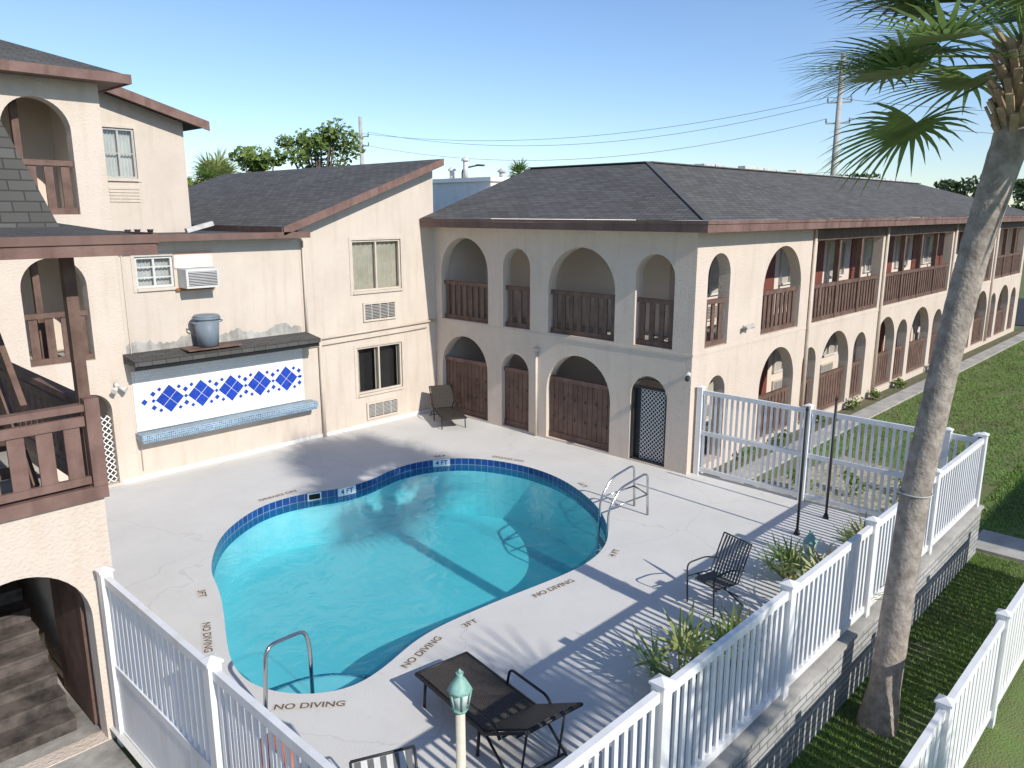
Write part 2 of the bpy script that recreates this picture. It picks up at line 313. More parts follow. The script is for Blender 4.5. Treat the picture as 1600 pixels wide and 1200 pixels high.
a=(e0x,e0y,ze);b=(x1,e0y,ze);tA=(e0x+s,e0y+s,zt);tB=(x1-s,e0y+s,zt);c=(e0x,YE,ze);tC=(e0x+s,YE,zt)
m.face([a,b,tB,tA],'shingle'); m.face([a,tA,tC,c],'shingle'); m.face([b,(x1,y1,ze),(x1-s,y1-s,zt),tB],'shingle')
m.face([tA,tB,(x1-s,y1-s,zt),(e0x+s,y1-s,zt)],'flat')
m.face([c,tC,(e0x+s,YE,ze)],'stucco2'); m.face([(e0x,e0y,5.2),(x1,e0y,5.2),(x1,y1,5.2),(e0x+s,y1,5.2),(e0x+s,YE,5.2),(e0x,YE,5.2)],'cream')
roof=m.obj('roof',main)
m=MB(); m.box(e0x-.04,e0x,e0y-.04,YE-.02,5.20,5.36,'fascia'); m.box(e0x-.06,e0x,e0y-.06,YE-.02,5.362,5.43,'fascia')
m.box(e0x,x1,e0y-.04,e0y,5.20,5.36,'woodlt'); m.box(e0x,x1,e0y-.06,e0y,5.362,5.43,'woodlt'); m.obj('fascia',roof)  # sunlit side in lighter brown than the shaded arcade side, light put into colour
m=MB()
m.beam(Vector(a)+Vector((0,0,.005)),Vector(tA)+Vector((0,0,.005)),.16,.012,'shcap'); m.beam(Vector(tA)+Vector((0,0,.01)),Vector(tB)+Vector((0,0,.01)),.26,.03,'shcap'); m.beam(Vector(tA)+Vector((0,0,.01)),Vector(tC)+Vector((0,0,.01)),.26,.03,'shcap'); m.obj('ridge_cap',roof)
m=MB(); x=20.5
while x<x1-s-1:
    w=random.uniform(.5,2.4); h=random.uniform(.05,.19); m.box(x,x+w+.05,e0y+s+.3,e0y+s+random.uniform(.5,.9),zt+.003,zt+h,'foam'); x+=w
m.obj('roof_coating',roof)
for a_,b_,c_ in U: railing(main,(FX+.12,b_),(0,-1),b_-a_,2.70,3.75)
for a_,b_,c_ in Lo[1:]: boardpanel(main,(FX+.12,b_-.005),(0,-1),b_-a_-.01,.05,1.62)
railing(main,(14.76,FY+.1),X1,.94,2.72,3.75); railing(main,(17.33,FY+.1),X1,2.04,2.72,3.75)
for a_,b_ in bal:
    n=max(1,round((b_-a_)/1.6)); st=(b_-a_)/n
    for i in range(n):
        railing(main,(a_+i*st+(.06 if i else .005),FY+.06),X1,st-(.12 if 0<i<n-1 else .065),2.72,3.72,.12,.07)
        if i:
            mm=MB(); mm.box(a_+i*st-.06,a_+i*st+.06,FY+.02,FY+.16,2.72,4.94,'wood'); mm.obj('post',main)
    mm=MB(); mm.box(a_-.1,b_+.1,FY-.03,FY-.014,4.88,5.19,'wood'); mm.obj('beam',main)
for a_,b_,c_ in los[1:]:
    railing(main,(a_+.005,FY+.1),X1,b_-a_-.01,.06,1.15,.14,.03,'wood')
for xx in (19.95,25.25,32.52,38.82):
    mm=MB(); mm.tube([(xx,FY-.05,5.15),(xx,FY-.05,.05)],.045,'cream',8); mm.obj('downspout',main)
mm=MB(); mm.tube([(FX-.04,12.78,2.3),(FX-.04,12.78,.03)],.035,'cream',8); mm.tube([(FX-.04,12.70,2.25),(FX-.04,12.86,2.25)],.05,'cream',8); mm.obj('downspout',main)
for zf in (.03,2.66):
    for i,xx in enumerate([15.9,20.6,24.0,27.2,30.4,33.6,36.8,40]):
        if i:
            mm=MB(); mm.box(xx,xx+.9,IY-.04,IY-.001,zf,zf+2.05,'red'); dd=mm.obj('door',main)
            mm=MB(); mm.tube([(xx+.08,IY-.09,zf+1),(xx+.08,IY-.04,zf+1)],.03,'steel',8); mm.obj('handle',dd)
        window(main,(xx+1.25,IY-.1),X1,0,1.35,zf+.85,zf+2.0,'whiteblind','whiteblind' if i%2 else 'curtain',1,sill=False)
        grille(main,(xx+1.3,IY-.01),X1,0,1.1,zf+.2,zf+.6)
g=thing('lattice_gate','black metal framed gate with white diamond lattice in a stucco arch','gate',(FX+.1,9.45,0))
m=MB()
for yy in (9.0,9.88): m.box(FX+.02,FX+.08,yy-.022,yy+.022,.04,1.78,'black')
for zz in (.06,1.76,): m.box(FX+.02,FX+.08,8.99,9.90,zz-.025,zz+.025,'black')
m.tube([(FX+.07,8.99+.455*(1-math.cos(t*math.pi/12)),1.76+.2*math.sin(t*math.pi/12)) for t in range(13)],.015,'black',6)
m.obj('frame',g)
def lattice(P,u0,u1,z0,z1,st=.13,w=.022,k='white'):
    m=MB(); 
    for sgn,dd in ((1,0),(-1,.008)):
        c=u0-(z1-z0)
        while c<u1+(z1-z0):
            if sgn==1: za=max(z0,z0+(u0-c)); zb=min(z1,z0+(u1-c)); ua=c+(za-z0); ub=c+(zb-z0)
            else: za=max(z0,z0+(c-u1)); zb=min(z1,z0+(c-u0)); ua=c-(za-z0); ub=c-(zb-z0)
            if zb-za>.02: 
                h=w*.7
                m.face([P(ua-h,za,dd),P(ua+h,za,dd),P(ub+h,zb,dd),P(ub-h,zb,dd)],k)
            c+=st
    return m
m=lattice(lambda u,v,d:(FX+.09+d,u,v),9.02,9.70,.08,1.74,.10,.015); m.box(FX+.12,FX+.13,9.0,9.88,.06,1.75,'black'); m.obj('lattice',g)  # black sheet behind the lattice stands in for the dark passage
m=MB(); m.tube([(FX-.01,8.46,2.25),(FX-.14,8.40,2.2)],[.05,.06],'whiteblind',10); m.tube([(FX-.14,8.40,2.2),(FX-.2,8.38,2.14)],[.05,.045],'black',10); m.obj('security_camera',main)
m=MB(); m.tube([(16.45,FY,3.0),(16.45,FY-.08,3.0)],.06,'alu'); m.tube([(16.45,FY-.08,3.0),(16.33,FY-.2,3.06)],[.03,.06],'alu'); m.tube([(16.45,FY-.08,3.0),(16.57,FY-.2,3.06)],[.03,.06],'alu'); m.obj('floodlight',main)
# ================================================================ CENTRAL SHED ROOF BUILDING
BY=16.65
cen=thing('shed_roof_building','beige stucco building with sloping grey shingle shed roof and two windows','building',(12,BY,0))
m=MB(); PB=lambda u,v,d:(u,BY+d,v)
m.plate([(10.04,-.3),(14.268,-.3),(14.268,6.86),(10.04,5.38)],[rect(11.53,13.09,3.60,4.90),rect(11.55,13.03,.90,2.15)],PB,.25,'stucco2')
m.box(13.95,14.2,BY+.25,28,-.3,6.80,'stucco2'); m.box(10.04,10.29,BY+.25,28,-.3,5.3,'stucco2'); m.obj('wall',cen)
window(cen,(0,BY),X1,11.53,13.09,3.60,4.90,'cream','curtain'); window(cen,(0,BY),X1,11.55,13.03,.90,2.15,'cream','curtain',1,open_dark=True)
grille(cen,(0,BY),X1,11.80,12.86,2.81,3.30); grille(cen,(0,BY),X1,11.79,12.84,.18,.64)
m=MB()
m.hexa([(9.45,16.25,5.17),(14.25,16.25,6.88),(14.25,28.5,6.88),(9.45,28.5,5.17),(9.45,16.25,5.27),(14.25,16.25,6.98),(14.25,28.5,6.98),(9.45,28.5,5.27)],'shingle'); rf=m.obj('roof',cen)
m=MB(); m.hexa([(9.42,16.20,5.07),(14.3,16.20,6.81),(14.3,16.248,6.81),(9.42,16.248,5.07),(9.42,16.20,5.26),(14.3,16.20,6.99),(14.3,16.248,6.99),(9.42,16.248,5.26)],'woodlt'); m.box(9.40,9.448,16.25,28.5,5.02,5.25,'fascia'); m.obj('fascia',rf)
m=MB(); m.tube([(10.2,BY-.05,2.52),(14.2,BY-.05,2.62)],.03,'cream',8); m.tube([(10.15,BY-.05,2.36),(12.6,BY-.05,2.42),(13.9,BY-.05,2.46)],.022,'cream',8); m.tube([(10.45,BY-.06,2.5),(10.45,BY-.06,.02)],.045,'cream',8); m.tube([(10.12,BY-.05,5.0),(10.12,BY-.05,2.36)],.03,'cream',8); m.obj('pipe',cen)
m=MB(); m.box(10.04,14.2,BY-.02,BY-.002,.003,.09,'whitewall'); m.obj('painted_base',cen)
# ================================================================ BAR WING
bar=thing('pool_bar_wing','low beige stucco wing with mosaic serving hatch and flat roof','building',(8,BY,0))
m=MB(); m.plate([(5.902,-.3),(10.038,-.3),(10.038,5.02),(5.902,5.02)],[rect(6.24,7.02,4.05,4.70)],PB,.25,'stucco2'); m.obj('wall',bar)
m=MB(); m.box(5.55,10.03,BY-.02,BY-.002,.003,.09,'whitewall'); m.obj('painted_base',bar)
m=MB(); random.seed(3); up_=[]
for i in range(60):
    up_.append((5.9+4.1*i/59,2.92+random.uniform(-.05,.05)+.06*math.sin(i*.4)))
m.face([(5.9,BY-.003,2.70)]+[(10.0,BY-.003,2.70)]+[(x,BY-.003,z) for x,z in reversed(up_)],'grime'); m.obj('weathered_patch',bar)
m=MB(); m.box(5.92,10.08,16.25,25,5.04,5.12,'flat'); rf=m.obj('roof',bar)
m=MB(); m.box(5.92,10.1,16.20,16.248,5.01,5.15,'fascia'); m.obj('fascia',rf)
for xx,yy in ((6.9,18.6),(7.15,18.7),(7.4,18.6)):
    m=MB(); m.tube([(xx,yy,5.12),(xx,yy,5.18),(xx,yy,5.21)],[.06,.06,.08],'black',10); m.obj('roof_vent',rf)
m=MB(); m.beam((8.1,18.3,5.17),(8.75,18.3,5.33),.14,.1,'foam'); m.obj('roof_duct',rf)
m=MB(); mz0,mz1=1.06,2.36
m.box(5.94,9.95,BY-.03,BY-.002,mz0,mz1,'mosaic_white')
def diamond(cx,cz,h):
    m.face([(cx+a*h,BY-.034,cz+b*h) for a,b in ((0,-1),(1,0),(0,1),(-1,0))],'mosaic_blue')
for i in range(5):
    cx=6.68+.70*i; cz=1.67
    for a_,b_ in ((.5,0),(-.5,0),(0,.5),(0,-.5)): diamond(cx+a_*.31,cz+b_*.31,.148)
    for sx in ((1,-1) if i==0 else (1,)):
        for sz in (-.15,0,.15): diamond(cx+sx*.35,cz+sz,.062 if sz else .045)
    for sx in (-1,1):
        for sz in (-1,1): diamond(cx+sx*.21,cz+sz*.23,.048)
diamond(6.14,1.67,.07); diamond(9.87,1.67,.04); m.obj('mosaic_panel',bar)
m=MB(); m.box(5.90,10.12,BY-.36,BY-.002,.92,1.04,'ledge'); m.box(5.92,10.1,BY-.33,BY-.002,.86,.92,'ledge'); m.obj('counter',bar)
m=MB(); m.hexa([(5.82,BY-.62,2.55),(10.12,BY-.62,2.55),(10.12,BY-.002,2.55),(5.82,BY-.002,2.55),(5.82,BY-.62,2.65),(10.12,BY-.62,2.65),(10.12,BY-.002,2.74),(5.82,BY-.002,2.74)],'shingle2')
m.box(5.84,10.1,BY-.58,BY-.54,2.46,2.55,'dark'); m.obj('awning',bar)
window(bar,(0,BY),X1,6.24,7.02,4.05,4.70,'whiteblind','whiteblind',1,grid=2)
ac=thing_part('air_conditioner',bar)
m=MB(); m.box(7.10,7.82,BY-.42,BY-.002,4.02,4.42,'whiteblind'); m.obj('casing',ac)
m=MB(); m.box(7.15,7.77,BY-.428,BY-.421,4.07,4.37,'dark')
for i in range(9): z=4.085+i*.033; m.box(7.15,7.77,BY-.436,BY-.428,z,z+.014,'whiteblind')
m.obj('grille',ac)
m=MB(); m.box(7.03,7.88,BY-.05,BY-.002,4.43,4.72,'rust'); m.box(7.03,7.88,BY-.055,BY-.002,4.721,4.74,'rustline'); m.obj('mounting_panel',ac)
m=MB(); m.box(7.02,7.88,BY-.06,BY-.002,3.95,4.01,'rustline'); m.obj('bracket',ac)
m=MB(); m.tube([(5.99,BY-.02,4.95),(5.99,BY-.02,2.7),(5.98,BY-.02,.2)],.012,'cream',6); m.obj('conduit',bar)
m=MB(); m.tube([(5.62,BY-.01,2.16),(5.62,BY-.12,2.1)],[.05,.05],'whiteblind',8); m.tube([(5.60,BY-.12,2.1),(5.50,BY-.22,2.04)],[.035,.06],'whiteblind',8); m.tube([(5.64,BY-.12,2.1),(5.74,BY-.22,2.04)],[.035,.06],'whiteblind',8); m.obj('floodlight',bar)
tc_=thing('trash_can','blue grey plastic trash can standing on the shingled awning','trash can',(7.5,BY-.32,2.74))
m=MB(); m.tube([(0,0,.02),(0,0,.60)],[.215,.265],'grey',28); m.tube([(0,0,.60),(0,0,.65)],[.29,.29],'grey',28); m.tube([(0,0,.651),(0,0,.69),(0,0,.70)],[.28,.25,.1],'grey',28)
m.obj('can_body',tc_,local=True)
for sx in (-1,1):
    m=MB(); m.tube([(sx*.27,-.07,.52),(sx*.33,-.06,.55),(sx*.33,.06,.55),(sx*.27,.07,.52)],.014,'grey',6); m.obj('handle',tc_,local=True)
pl=MB(); pl.box(6.95,8.15,BY-.57,BY-.12,2.715,2.745,'wood'); pl.obj('plank',None,label='weathered brown board lying on the awning under a bin',category='board',at=Vector((7.5,BY-.4,2.7)))
# ================================================================ STAIR TOWER
tow=thing('stair_tower','three storey beige stucco stair tower with arched brown railed openings','building',(4,BY,0))
m=MB(); m.plate([(1.2,-.3),(5.9,-.3),(5.9,8.02),(1.2,8.02)],[arch(4.18,5.34,5.55,7.66),arch(2.2,3.6,5.55,7.66),arch(4.15,5.30,2.70,4.75),arch(2.2,3.6,2.70,4.75),arch(4.75,5.50,.04,2.0),arch(3.0,4.2,.04,2.0)],PB,.3,'stucco'); m.obj('wall',tow)
m=MB(); m.box(5.6,5.9,BY+.3,18.9,-.3,8.0,'inner'); m.box(1.2,5.6,18.6,18.9,-.3,8.0,'inner')
for z in (2.5,5.35): m.box(1.2,5.6,BY+.3,18.6,z,z+.18,'concrete')
m.obj('inner_wall',tow)
for a_,b_,z in ((4.19,5.33,5.55),(4.16,5.29,2.70),(2.2,3.6,2.7),(2.2,3.6,5.55)): railing(tow,(a_,BY+.1),X1,b_-a_,z,z+1.0,.15,.07)
for z0_,z1_ in ((5.53,7.9),(2.68,5.3)):
    m=MB(); m.box(4.5,4.62,BY+.5,BY+.62,z0_,z1_,'wood'); m.obj('post',tow)
lattice(lambda u,v,d:(u,BY+.1+d,v),4.78,5.48,.06,1.5).obj('lattice_gate',tow)
m=MB(); ex,ey,ez=6.3,16.15,8.14; tz=9.9; 
m.face([(0,ey,ez),(ex,ey,ez),(ex-4.6,ey+4.6,tz),(0,ey+4.6,tz)],'shingle2'); m.face([(ex,ey,ez),(ex,24,ez),(ex-4.6,24,tz),(ex-4.6,ey+4.6,tz)],'shingle2'); m.face([(0,ey,8.0),(ex,ey,8.0),(ex,24,8.0),(0,24,8.0)],'woodlt'); rf=m.obj('roof',tow)
m=MB(); m.box(0,ex,ey-.04,ey,7.98,8.15,'woodlt'); m.box(ex-.001,ex+.04,ey-.04,24,7.98,8.15,'woodlt'); m.obj('fascia',rf)
rb=thing('rear_motel_block','tall beige stucco block with a curtained window and brown edged roof','building',(7,19,0))
RY=19.0; PR=lambda u,v,d:(u,RY+d,v)
m=MB(); m.plate([(5.91,0),(8.55,0),(8.55,7.66),(5.91,8.42)],[rect(6.70,7.40,6.34,7.44)],PR,.25,'stucco2'); m.box(8.3,8.55,RY+.25,26,0,7.6,'stucco2'); m.obj('wall',rb)
window(rb,(0,RY),X1,6.70,7.40,6.34,7.44,'alu','whiteblind',1,grid=1)
m=MB()
for i in range(5): m.box(6.74,7.40,RY-.02,RY-.003,5.82+i*.07,5.87+i*.07,'cream')
m.obj('louvre_slats',rb)
m=MB(); m.hexa([(5.0,18.6,8.70),(8.95,18.6,7.55),(8.95,26,7.55),(5.0,26,8.70),(5.0,18.6,8.82),(8.95,18.6,7.67),(8.95,26,7.67),(5.0,26,8.82)],'shingle2'); rf=m.obj('roof',rb)
m=MB(); m.hexa([(5.0,18.55,8.64),(9.0,18.55,7.48),(9.0,18.598,7.48),(5.0,18.598,8.64),(5.0,18.55,8.85),(9.0,18.55,7.69),(9.0,18.598,7.69),(5.0,18.598,8.85)],'woodlt'); m.obj('fascia',rf)
# ================================================================ FRONT BALCONY BUILDING
LY=8.5
lb=thing('balcony_building','beige stucco building corner with brown timber balcony, arched passage and stairs','building',(2,LY,0))
m=MB(); PL=lambda u,v,d:(u,LY+d,v)
m.plate([(-4,-.4),(2.63,-.4),(2.63,2.66),(-4,2.66)],[arch(1.05,2.38,-.14,2.02),arch(-.9,.5,-.14,2.02)],PL,.22,'stucco'); m.box(2.41,2.63,LY+.22,12.5,-.4,2.45,'stucco'); m.obj('wall',lb)
m=MB(); m.box(-4,2.41,LY+.22,12.5,2.44,2.62,'concrete'); m.box(-4,2.4,12.3,12.5,-.4,2.44,'inner'); m.obj('floor_slab',lb)
m=MB(); m.box(-4,2.67,LY-.05,LY+.10,2.66,2.80,'woodlt'); m.box(2.60,2.67,LY+.101,12.5,2.64,2.80,'woodlt'); m.obj('rim_beam',lb)
def bigrail(p,d,L):
    m=MB(); m.bd(p,d,0,L,-.05,.07,3.62,3.69,'woodlt'); m.bd(p,d,0,L,-.02,.03,3.46,3.56,'woodlt'); m.bd(p,d,0,L,-.02,.03,2.84,2.92,'woodlt')
    n=int(L/.25)
    for i in range(n): c=(i+.5)*L/n; m.bd(p,d,c-.075,c+.075,.0,.03,2.92,3.46,'woodlt')
    return m.obj('railing',lb)
bigrail((-4,LY-.02),X1,6.52); bigrail((2.62,LY+.12),Y1,3.8)
for px_,py_ in ((2.58,LY+.12),(.4,LY+.12),(2.58,12.3)):
    m=MB(); m.box(px_-.055,px_+.055,py_-.055,py_+.055,2.62,5.20,'wood'); m.obj('post',lb)
m=MB(); m.box(2.53,2.67,LY-.06,LY+.06,2.80,3.74,'woodlt'); m.obj('newel_post',lb)
m=MB()
for xo in (1.2,2.1): m.beam((xo,8.9,2.75),(xo,11.3,5.2),.06,.28,'wood'); m.beam((xo,8.9,3.65),(xo,11.0,5.85),.06,.1,'wood')
for i in range(10): z=2.9+i*.235; y=9.05+i*.235; m.box(1.23,2.07,y,y+.26,z,z+.05,'wood')
m.obj('upper_stair',lb)
m=MB()
for i in range(12): z=-.15+i*.17; y=8.95+i*.27; m.box(-4,2.2,y,12.3,z,z+.13,'step'); m.box(-4,2.2,y-.03,12.3,z+.131,z+.168,'step')
m.obj('lower_stair',lb)
m=MB(); m.box(2.36,2.405,8.85,9.9,-.12,1.95,'wood'); m.obj('door',lb)
m=MB(); m.hexa([(-4,7.95,5.23),(3.18,7.95,5.23),(3.18,13,5.23),(-4,13,5.23),(-4,7.95,5.36),(3.18,7.95,5.36),(3.18,13,5.55),(-4,13,5.55)],'shingle2'); rf=m.obj('roof',lb)
m=MB(); m.box(-4,3.2,7.92,7.948,5.19,5.30,'woodlt'); m.box(-4,3.22,7.90,7.948,5.302,5.385,'fascia'); m.box(3.182,3.22,7.948,13,5.19,5.40,'fascia'); m.obj('fascia',rf)
m=MB(); m.face([(-4,9.9,5.40),(2.95,9.9,5.40),(2.35,10.5,7.35),(-4,10.5,7.35)],'shingle2'); m.face([(2.95,9.9,5.40),(2.95,13,5.40),(2.35,12.4,7.35),(2.35,10.5,7.35)],'shingle2'); m.obj('mansard',rf)
# ================================================================ WHITE BUILDING BEHIND + ADDED SOUTH WING FOR LAWN SHADE
wb=thing('white_flat_roof_building','white flat roofed building with rooftop vent pipes','building',(25,25,0))
m=MB(); m.box(20.7,30,20.9,30,0,6.7,'whitewall'); m.box(20.6,30.1,20.8,30.1,6.7,6.85,'whitewall'); m.obj('wall',wb)
for yy,h in ((24.0,.35),(23.2,.7),(21.2,.2)):
    m=MB(); m.tube([(21.6,yy,6.85),(21.6,yy,6.85+h)],.10,'foam',12); m.tube([(21.6,yy,6.85+h),(21.6,yy,6.90+h),(21.6,yy,7.0+h)],[.17,.17,.05],'foam',12); m.obj('roof_vent',wb)
sw=thing('shade_wing','unseen two storey beige wing added to shade the lawn','building',(20,-6,0))  # unseen wing, added so that its shadow falls on the lawn
m=MB(); m.box(15,60,-10,-5.5,-.3,5.2,'stucco2'); m.obj('wall',sw)
m=MB(); m.hexa([(14.6,-10.4,5.2),(60.4,-10.4,5.2),(60.4,-5.1,5.2),(14.6,-5.1,5.2),(17,-7.9,6.2),(58,-7.9,6.2),(58,-7.7,6.2),(17,-7.7,6.2)],'shingle'); m.obj('roof',sw)
# ================================================================ POOL + DECK
P0=[(5.22,11.89),(5.68,12.54),(6.22,13.01),(6.90,13.38),(7.58,13.45),(8.18,13.28),(8.70,13.10),(9.38,13.12),(10.28,13.36),(11.15,13.20),(11.90,12.58),(12.28,11.45),(12.22,10.35),(11.82,9.30),(11.27,8.42),(10.56,7.72),(9.88,7.36),(9.19,7.24),(8.49,7.28),(7.70,7.38),(6.98,7.45),(6.35,7.48),(5.83,7.42),(5.31,7.26),(4.80,7.18),(4.38,7.34),(4.06,7.70),(3.90,8.16),(3.95,8.70),(4.17,9.30),(4.47,9.98),(4.75,10.70),(4.93,11.32)]
def catmull(P,k=5):
    out=[];n=len(P)
    for i in range(n):
        p=[Vector(P[(i+j-1)%n]) for j in range(4)]
        for t in range(k):
            t/=k; out.append(.5*((2*p[1])+(p[2]-p[0])*t+(2*p[0]-5*p[1]+4*p[2]-p[3])*t*t+(3*p[1]-p[0]-3*p[2]+p[3])*t**3))
    return out
PO=catmull([(a,b) for a,b in P0])
for _ in range(4): PO=[(PO[i-1]+PO[i]*2+PO[(i+1)%len(PO)])/4 for i in range(len(PO))]
area=sum(PO[i-1].x*PO[i].y-PO[i].x*PO[i-1].y for i in range(len(PO))); SIGN=1 if area>0 else -1
POLY=[tuple(p) for p in PO]
m=MB(); m.plate([(2.4,3.05),(14.6,3.05),(14.6,8.399),(14.269,8.399),(14.269,BY),(2.4,BY)],[POLY],lambda u,v,d:(u,v,0-d),.001,'deck')
m.obj('pool_deck',None,kind='structure')
pool=thing('swimming_pool','kidney shaped swimming pool with blue waterline tiles and turquoise water','swimming pool',(8,10.5,-1.5))
m=MB(); n=len(PO); acc=0; WZ=-.17
for i in range(n):
    a_,b_=PO[i],PO[(i+1)%n]; L_=(b_-a_).length
    m.face([(a_.x,a_.y,-.31),(b_.x,b_.y,-.31),(b_.x,b_.y,0),(a_.x,a_.y,0)],'pooltile',uv=[(acc,0),(acc+L_,0),(acc+L_,.32),(acc,.32)]); acc+=L_
m.obj('tile_band',pool)
m=MB()
for i in range(n):
    a_,b_=PO[i],PO[(i+1)%n]; m.face([(a_.x,a_.y,-1.9),(b_.x,b_.y,-1.9),(b_.x,b_.y,-.31),(a_.x,a_.y,-.31)],'plaster',True)
SX,SY,R1,R2=4.35,7.35,.95,1.35
def fz(x,y):
    t=(x-4)/8; z=-.90-.5*max(0,min(1,t))
    d=math.hypot(x-SX,y-SY)
    def sm(a,b,v): t=max(0,min(1,(v-a)/(b-a))); return t*t*(3-2*t)
    return -.34+sm(R1,R1+.06,d)*(-.26)+sm(R2,R2+.06,d)*(z+.60)
xs=np.linspace(3.5,12.8,160); ys=np.linspace(6.8,14,124)
vb=len(m.v)
for y in ys:
    for x in xs: m.v.append((x,y,fz(x,y)))
for j in range(len(ys)-1):
    for i in range(len(xs)-1):
        b0=vb+j*len(xs)+i; m.f.append((b0,b0+1,b0+1+len(xs),b0+len(xs))); m.m.append(m.mi('plaster')); m.sm.append(True)
m.obj('basin',pool)
for R,z in ((R1,-.335),(R2,-.595)):
    m=MB(); pts=[(SX+R*math.cos(a),SY+R*math.sin(a)) for a in np.linspace(-.1,2.0,30)]
    for i in range(29):
        (xa,ya),(xb,yb)=pts[i],pts[i+1]; ka=(R-.04)/R
        q=lambda x,y:(SX+(x-SX)*ka,SY+(y-SY)*ka,z)
        m.face([(xa,ya,z),(xb,yb,z),q(xb,yb),q(xa,ya)],'pooltile')
    m.obj('step_edge',pool)
m=MB(); m.plate(POLY,[],lambda u,v,d:(u,v,WZ),0,'water'); m.obj('water',None,kind='structure')
def textmesh(body,size,off=.0):
    cu=bpy.data.curves.new('t','FONT'); cu.body=body; cu.size=size; cu.align_x='CENTER'; cu.align_y='CENTER'; cu.offset=off
    o=bpy.data.objects.new('t',cu); COL.objects.link(o); dg=bpy.context.evaluated_depsgraph_get(); me=bpy.data.meshes.new_from_object(o.evaluated_get(dg)); bpy.data.objects.remove(o); return me
def marking(body,x,y,size=.145,k=1.08):
    p=Vector((x,y)); i=min(range(n),key=lambda j:(PO[j]-p).length); t=(PO[(i+2)%n]-PO[i-2]).normalized()
    up=Vector((-t.y,t.x))*SIGN
    ang=math.atan2(up.y,up.x)-math.pi/2
    c=PO[i]-up*.24
    e=thing('depth_marking' if 'FT' in body else 'warning_marking','dark %s lettering on a pale tile strip in the deck'%body,'deck marking',(c.x,c.y,.004),ang,'markings around the pool edge')
    me=textmesh(body,size,.002); w=max(v.co.x for v in me.vertices)-min(v.co.x for v in me.vertices)
    mb=MB(); W=w/2*k+.02; mb.face([(-W,-.065,0),(W,-.065,0),(W,.065,0),(-W,.065,0)],'marktile'); mb.obj('tile',e,local=True)
    o=bpy.data.objects.new('lettering',me); COL.objects.link(o); o.parent=e; o.location=(0,0,.004); o.scale=(k,1,1); me.materials.append(M['ink'])
for b_,x,y in (('3FT',4.62,10.74),('NO DIVING',4.12,9.5),('NO DIVING',4.30,7.38),('NO DIVING',5.75,7.25),('3FT',6.75,7.35),('NO DIVING',8.27,7.08),('4 FT',9.9,7.1),('NO DIVING',7.5,13.66),('4 FT',12.3,9.7),('NO DIVING',12.3,12.0),('4 FT',11.4,13.4)): marking(b_,x,y)
for x,y in ((11.35,13.12),(8.66,13.12)):
    p=Vector((x,y)); i=min(range(n),key=lambda j:(PO[j]-p).length); t=(PO[(i+1)%n]-PO[i-1]).normalized(); up=Vector((-t.y,t.x))*SIGN
    c=PO[i]+up*.012; e=thing('depth_tile','white tile reading 4 FT in the blue waterline tiles','depth tile',(c.x,c.y,-.09),math.atan2(up.y,up.x)+math.pi/2)
    me=textmesh('4 FT',.15,.003); mb=MB(); mb.box(-.2,.2,-.0,.03,-.085,.085,'whitetile'); mb.obj('tile',e,local=True)
    o=bpy.data.objects.new('lettering',me); COL.objects.link(o); o.parent=e; o.location=(0,-.004,0); o.rotation_euler=(math.pi/2,0,0); me.materials.append(M['mosaic_blue'])
p=Vector((8.1,13.3)); i=min(range(n),key=lambda j:(PO[j]-p).length); t=(PO[(i+1)%n]-PO[i-1]).normalized(); up=Vector((-t.y,t.x))*SIGN; c=PO[i]+up*.012
e=thing('pool_skimmer','white framed skimmer opening in the pool waterline tiles','pool skimmer',(c.x,c.y,-.09),math.atan2(up.y,up.x)+math.pi/2)
m=MB(); m.box(-.14,.14,0,.02,-.08,.08,'whitetile'); m.box(-.115,.115,-.003,-.001,-.055,.055,'dark'); m.obj('opening',e,local=True)
def bend(pts,r=.12,k=5):
    P=[Vector(p) for p in pts]; out=[P[0]]
    for i in range(1,len(P)-1):
        a=(P[i-1]-P[i]); b=(P[i+1]-P[i]); ra=min(r,a.length*.45,b.length*.45); A=P[i]+a.normalized()*ra; B=P[i]+b.normalized()*ra
        for t in range(k+1): t/=k; out.append((1-t)**2*A+2*t*(1-t)*P[i]+t*t*B)
    out.append(P[-1]); return out
gr=thing('pool_grab_rail','curved stainless steel handrail at the pool entry steps','handrail',(3.72,7.48,0))
m=MB(); m.tube(bend([(3.72,7.45,0),(3.80,7.50,.80),(4.38,7.62,.72),(4.44,7.64,.45),(4.43,7.62,-.34)],.16),.024,'steel',10); m.obj('rail',gr)
m=MB(); m.tube([(3.72,7.45,.002),(3.72,7.45,.02)],.055,'steel',16); m.obj('base_flange',gr)
ld=thing('pool_ladder','stainless steel pool ladder with two curved handrails at the deep end','pool ladder',(11.3,8,0))
for y0 in (7.70,8.15):
    m=MB(); dx=.35 if y0>8 else 0
    m.tube(bend([(11.75+dx*.6,y0,0),(11.70+dx*.6,y0,.86),(10.95+dx,y0+.08,.72),(10.62+dx,y0+.08,.40),(10.58+dx,y0+.08,-1.1)],.14),.022,'steel',10)
    m.tube([(11.72+dx*.6,y0,.42),(10.72+dx,y0+.08,.42)],.016,'steel',8); m.obj('handrail',ld)
for z in (-.35,-.65,-.95):
    m=MB(); m.beam((10.58,7.78,z),(10.93,8.23,z),.1,.03,'steel'); m.obj('tread',ld)
m=MB(); m.tube([(11.72,7.7,.42),(11.93,8.15,.42)],.016,'steel',8); m.obj('crossbar',ld)
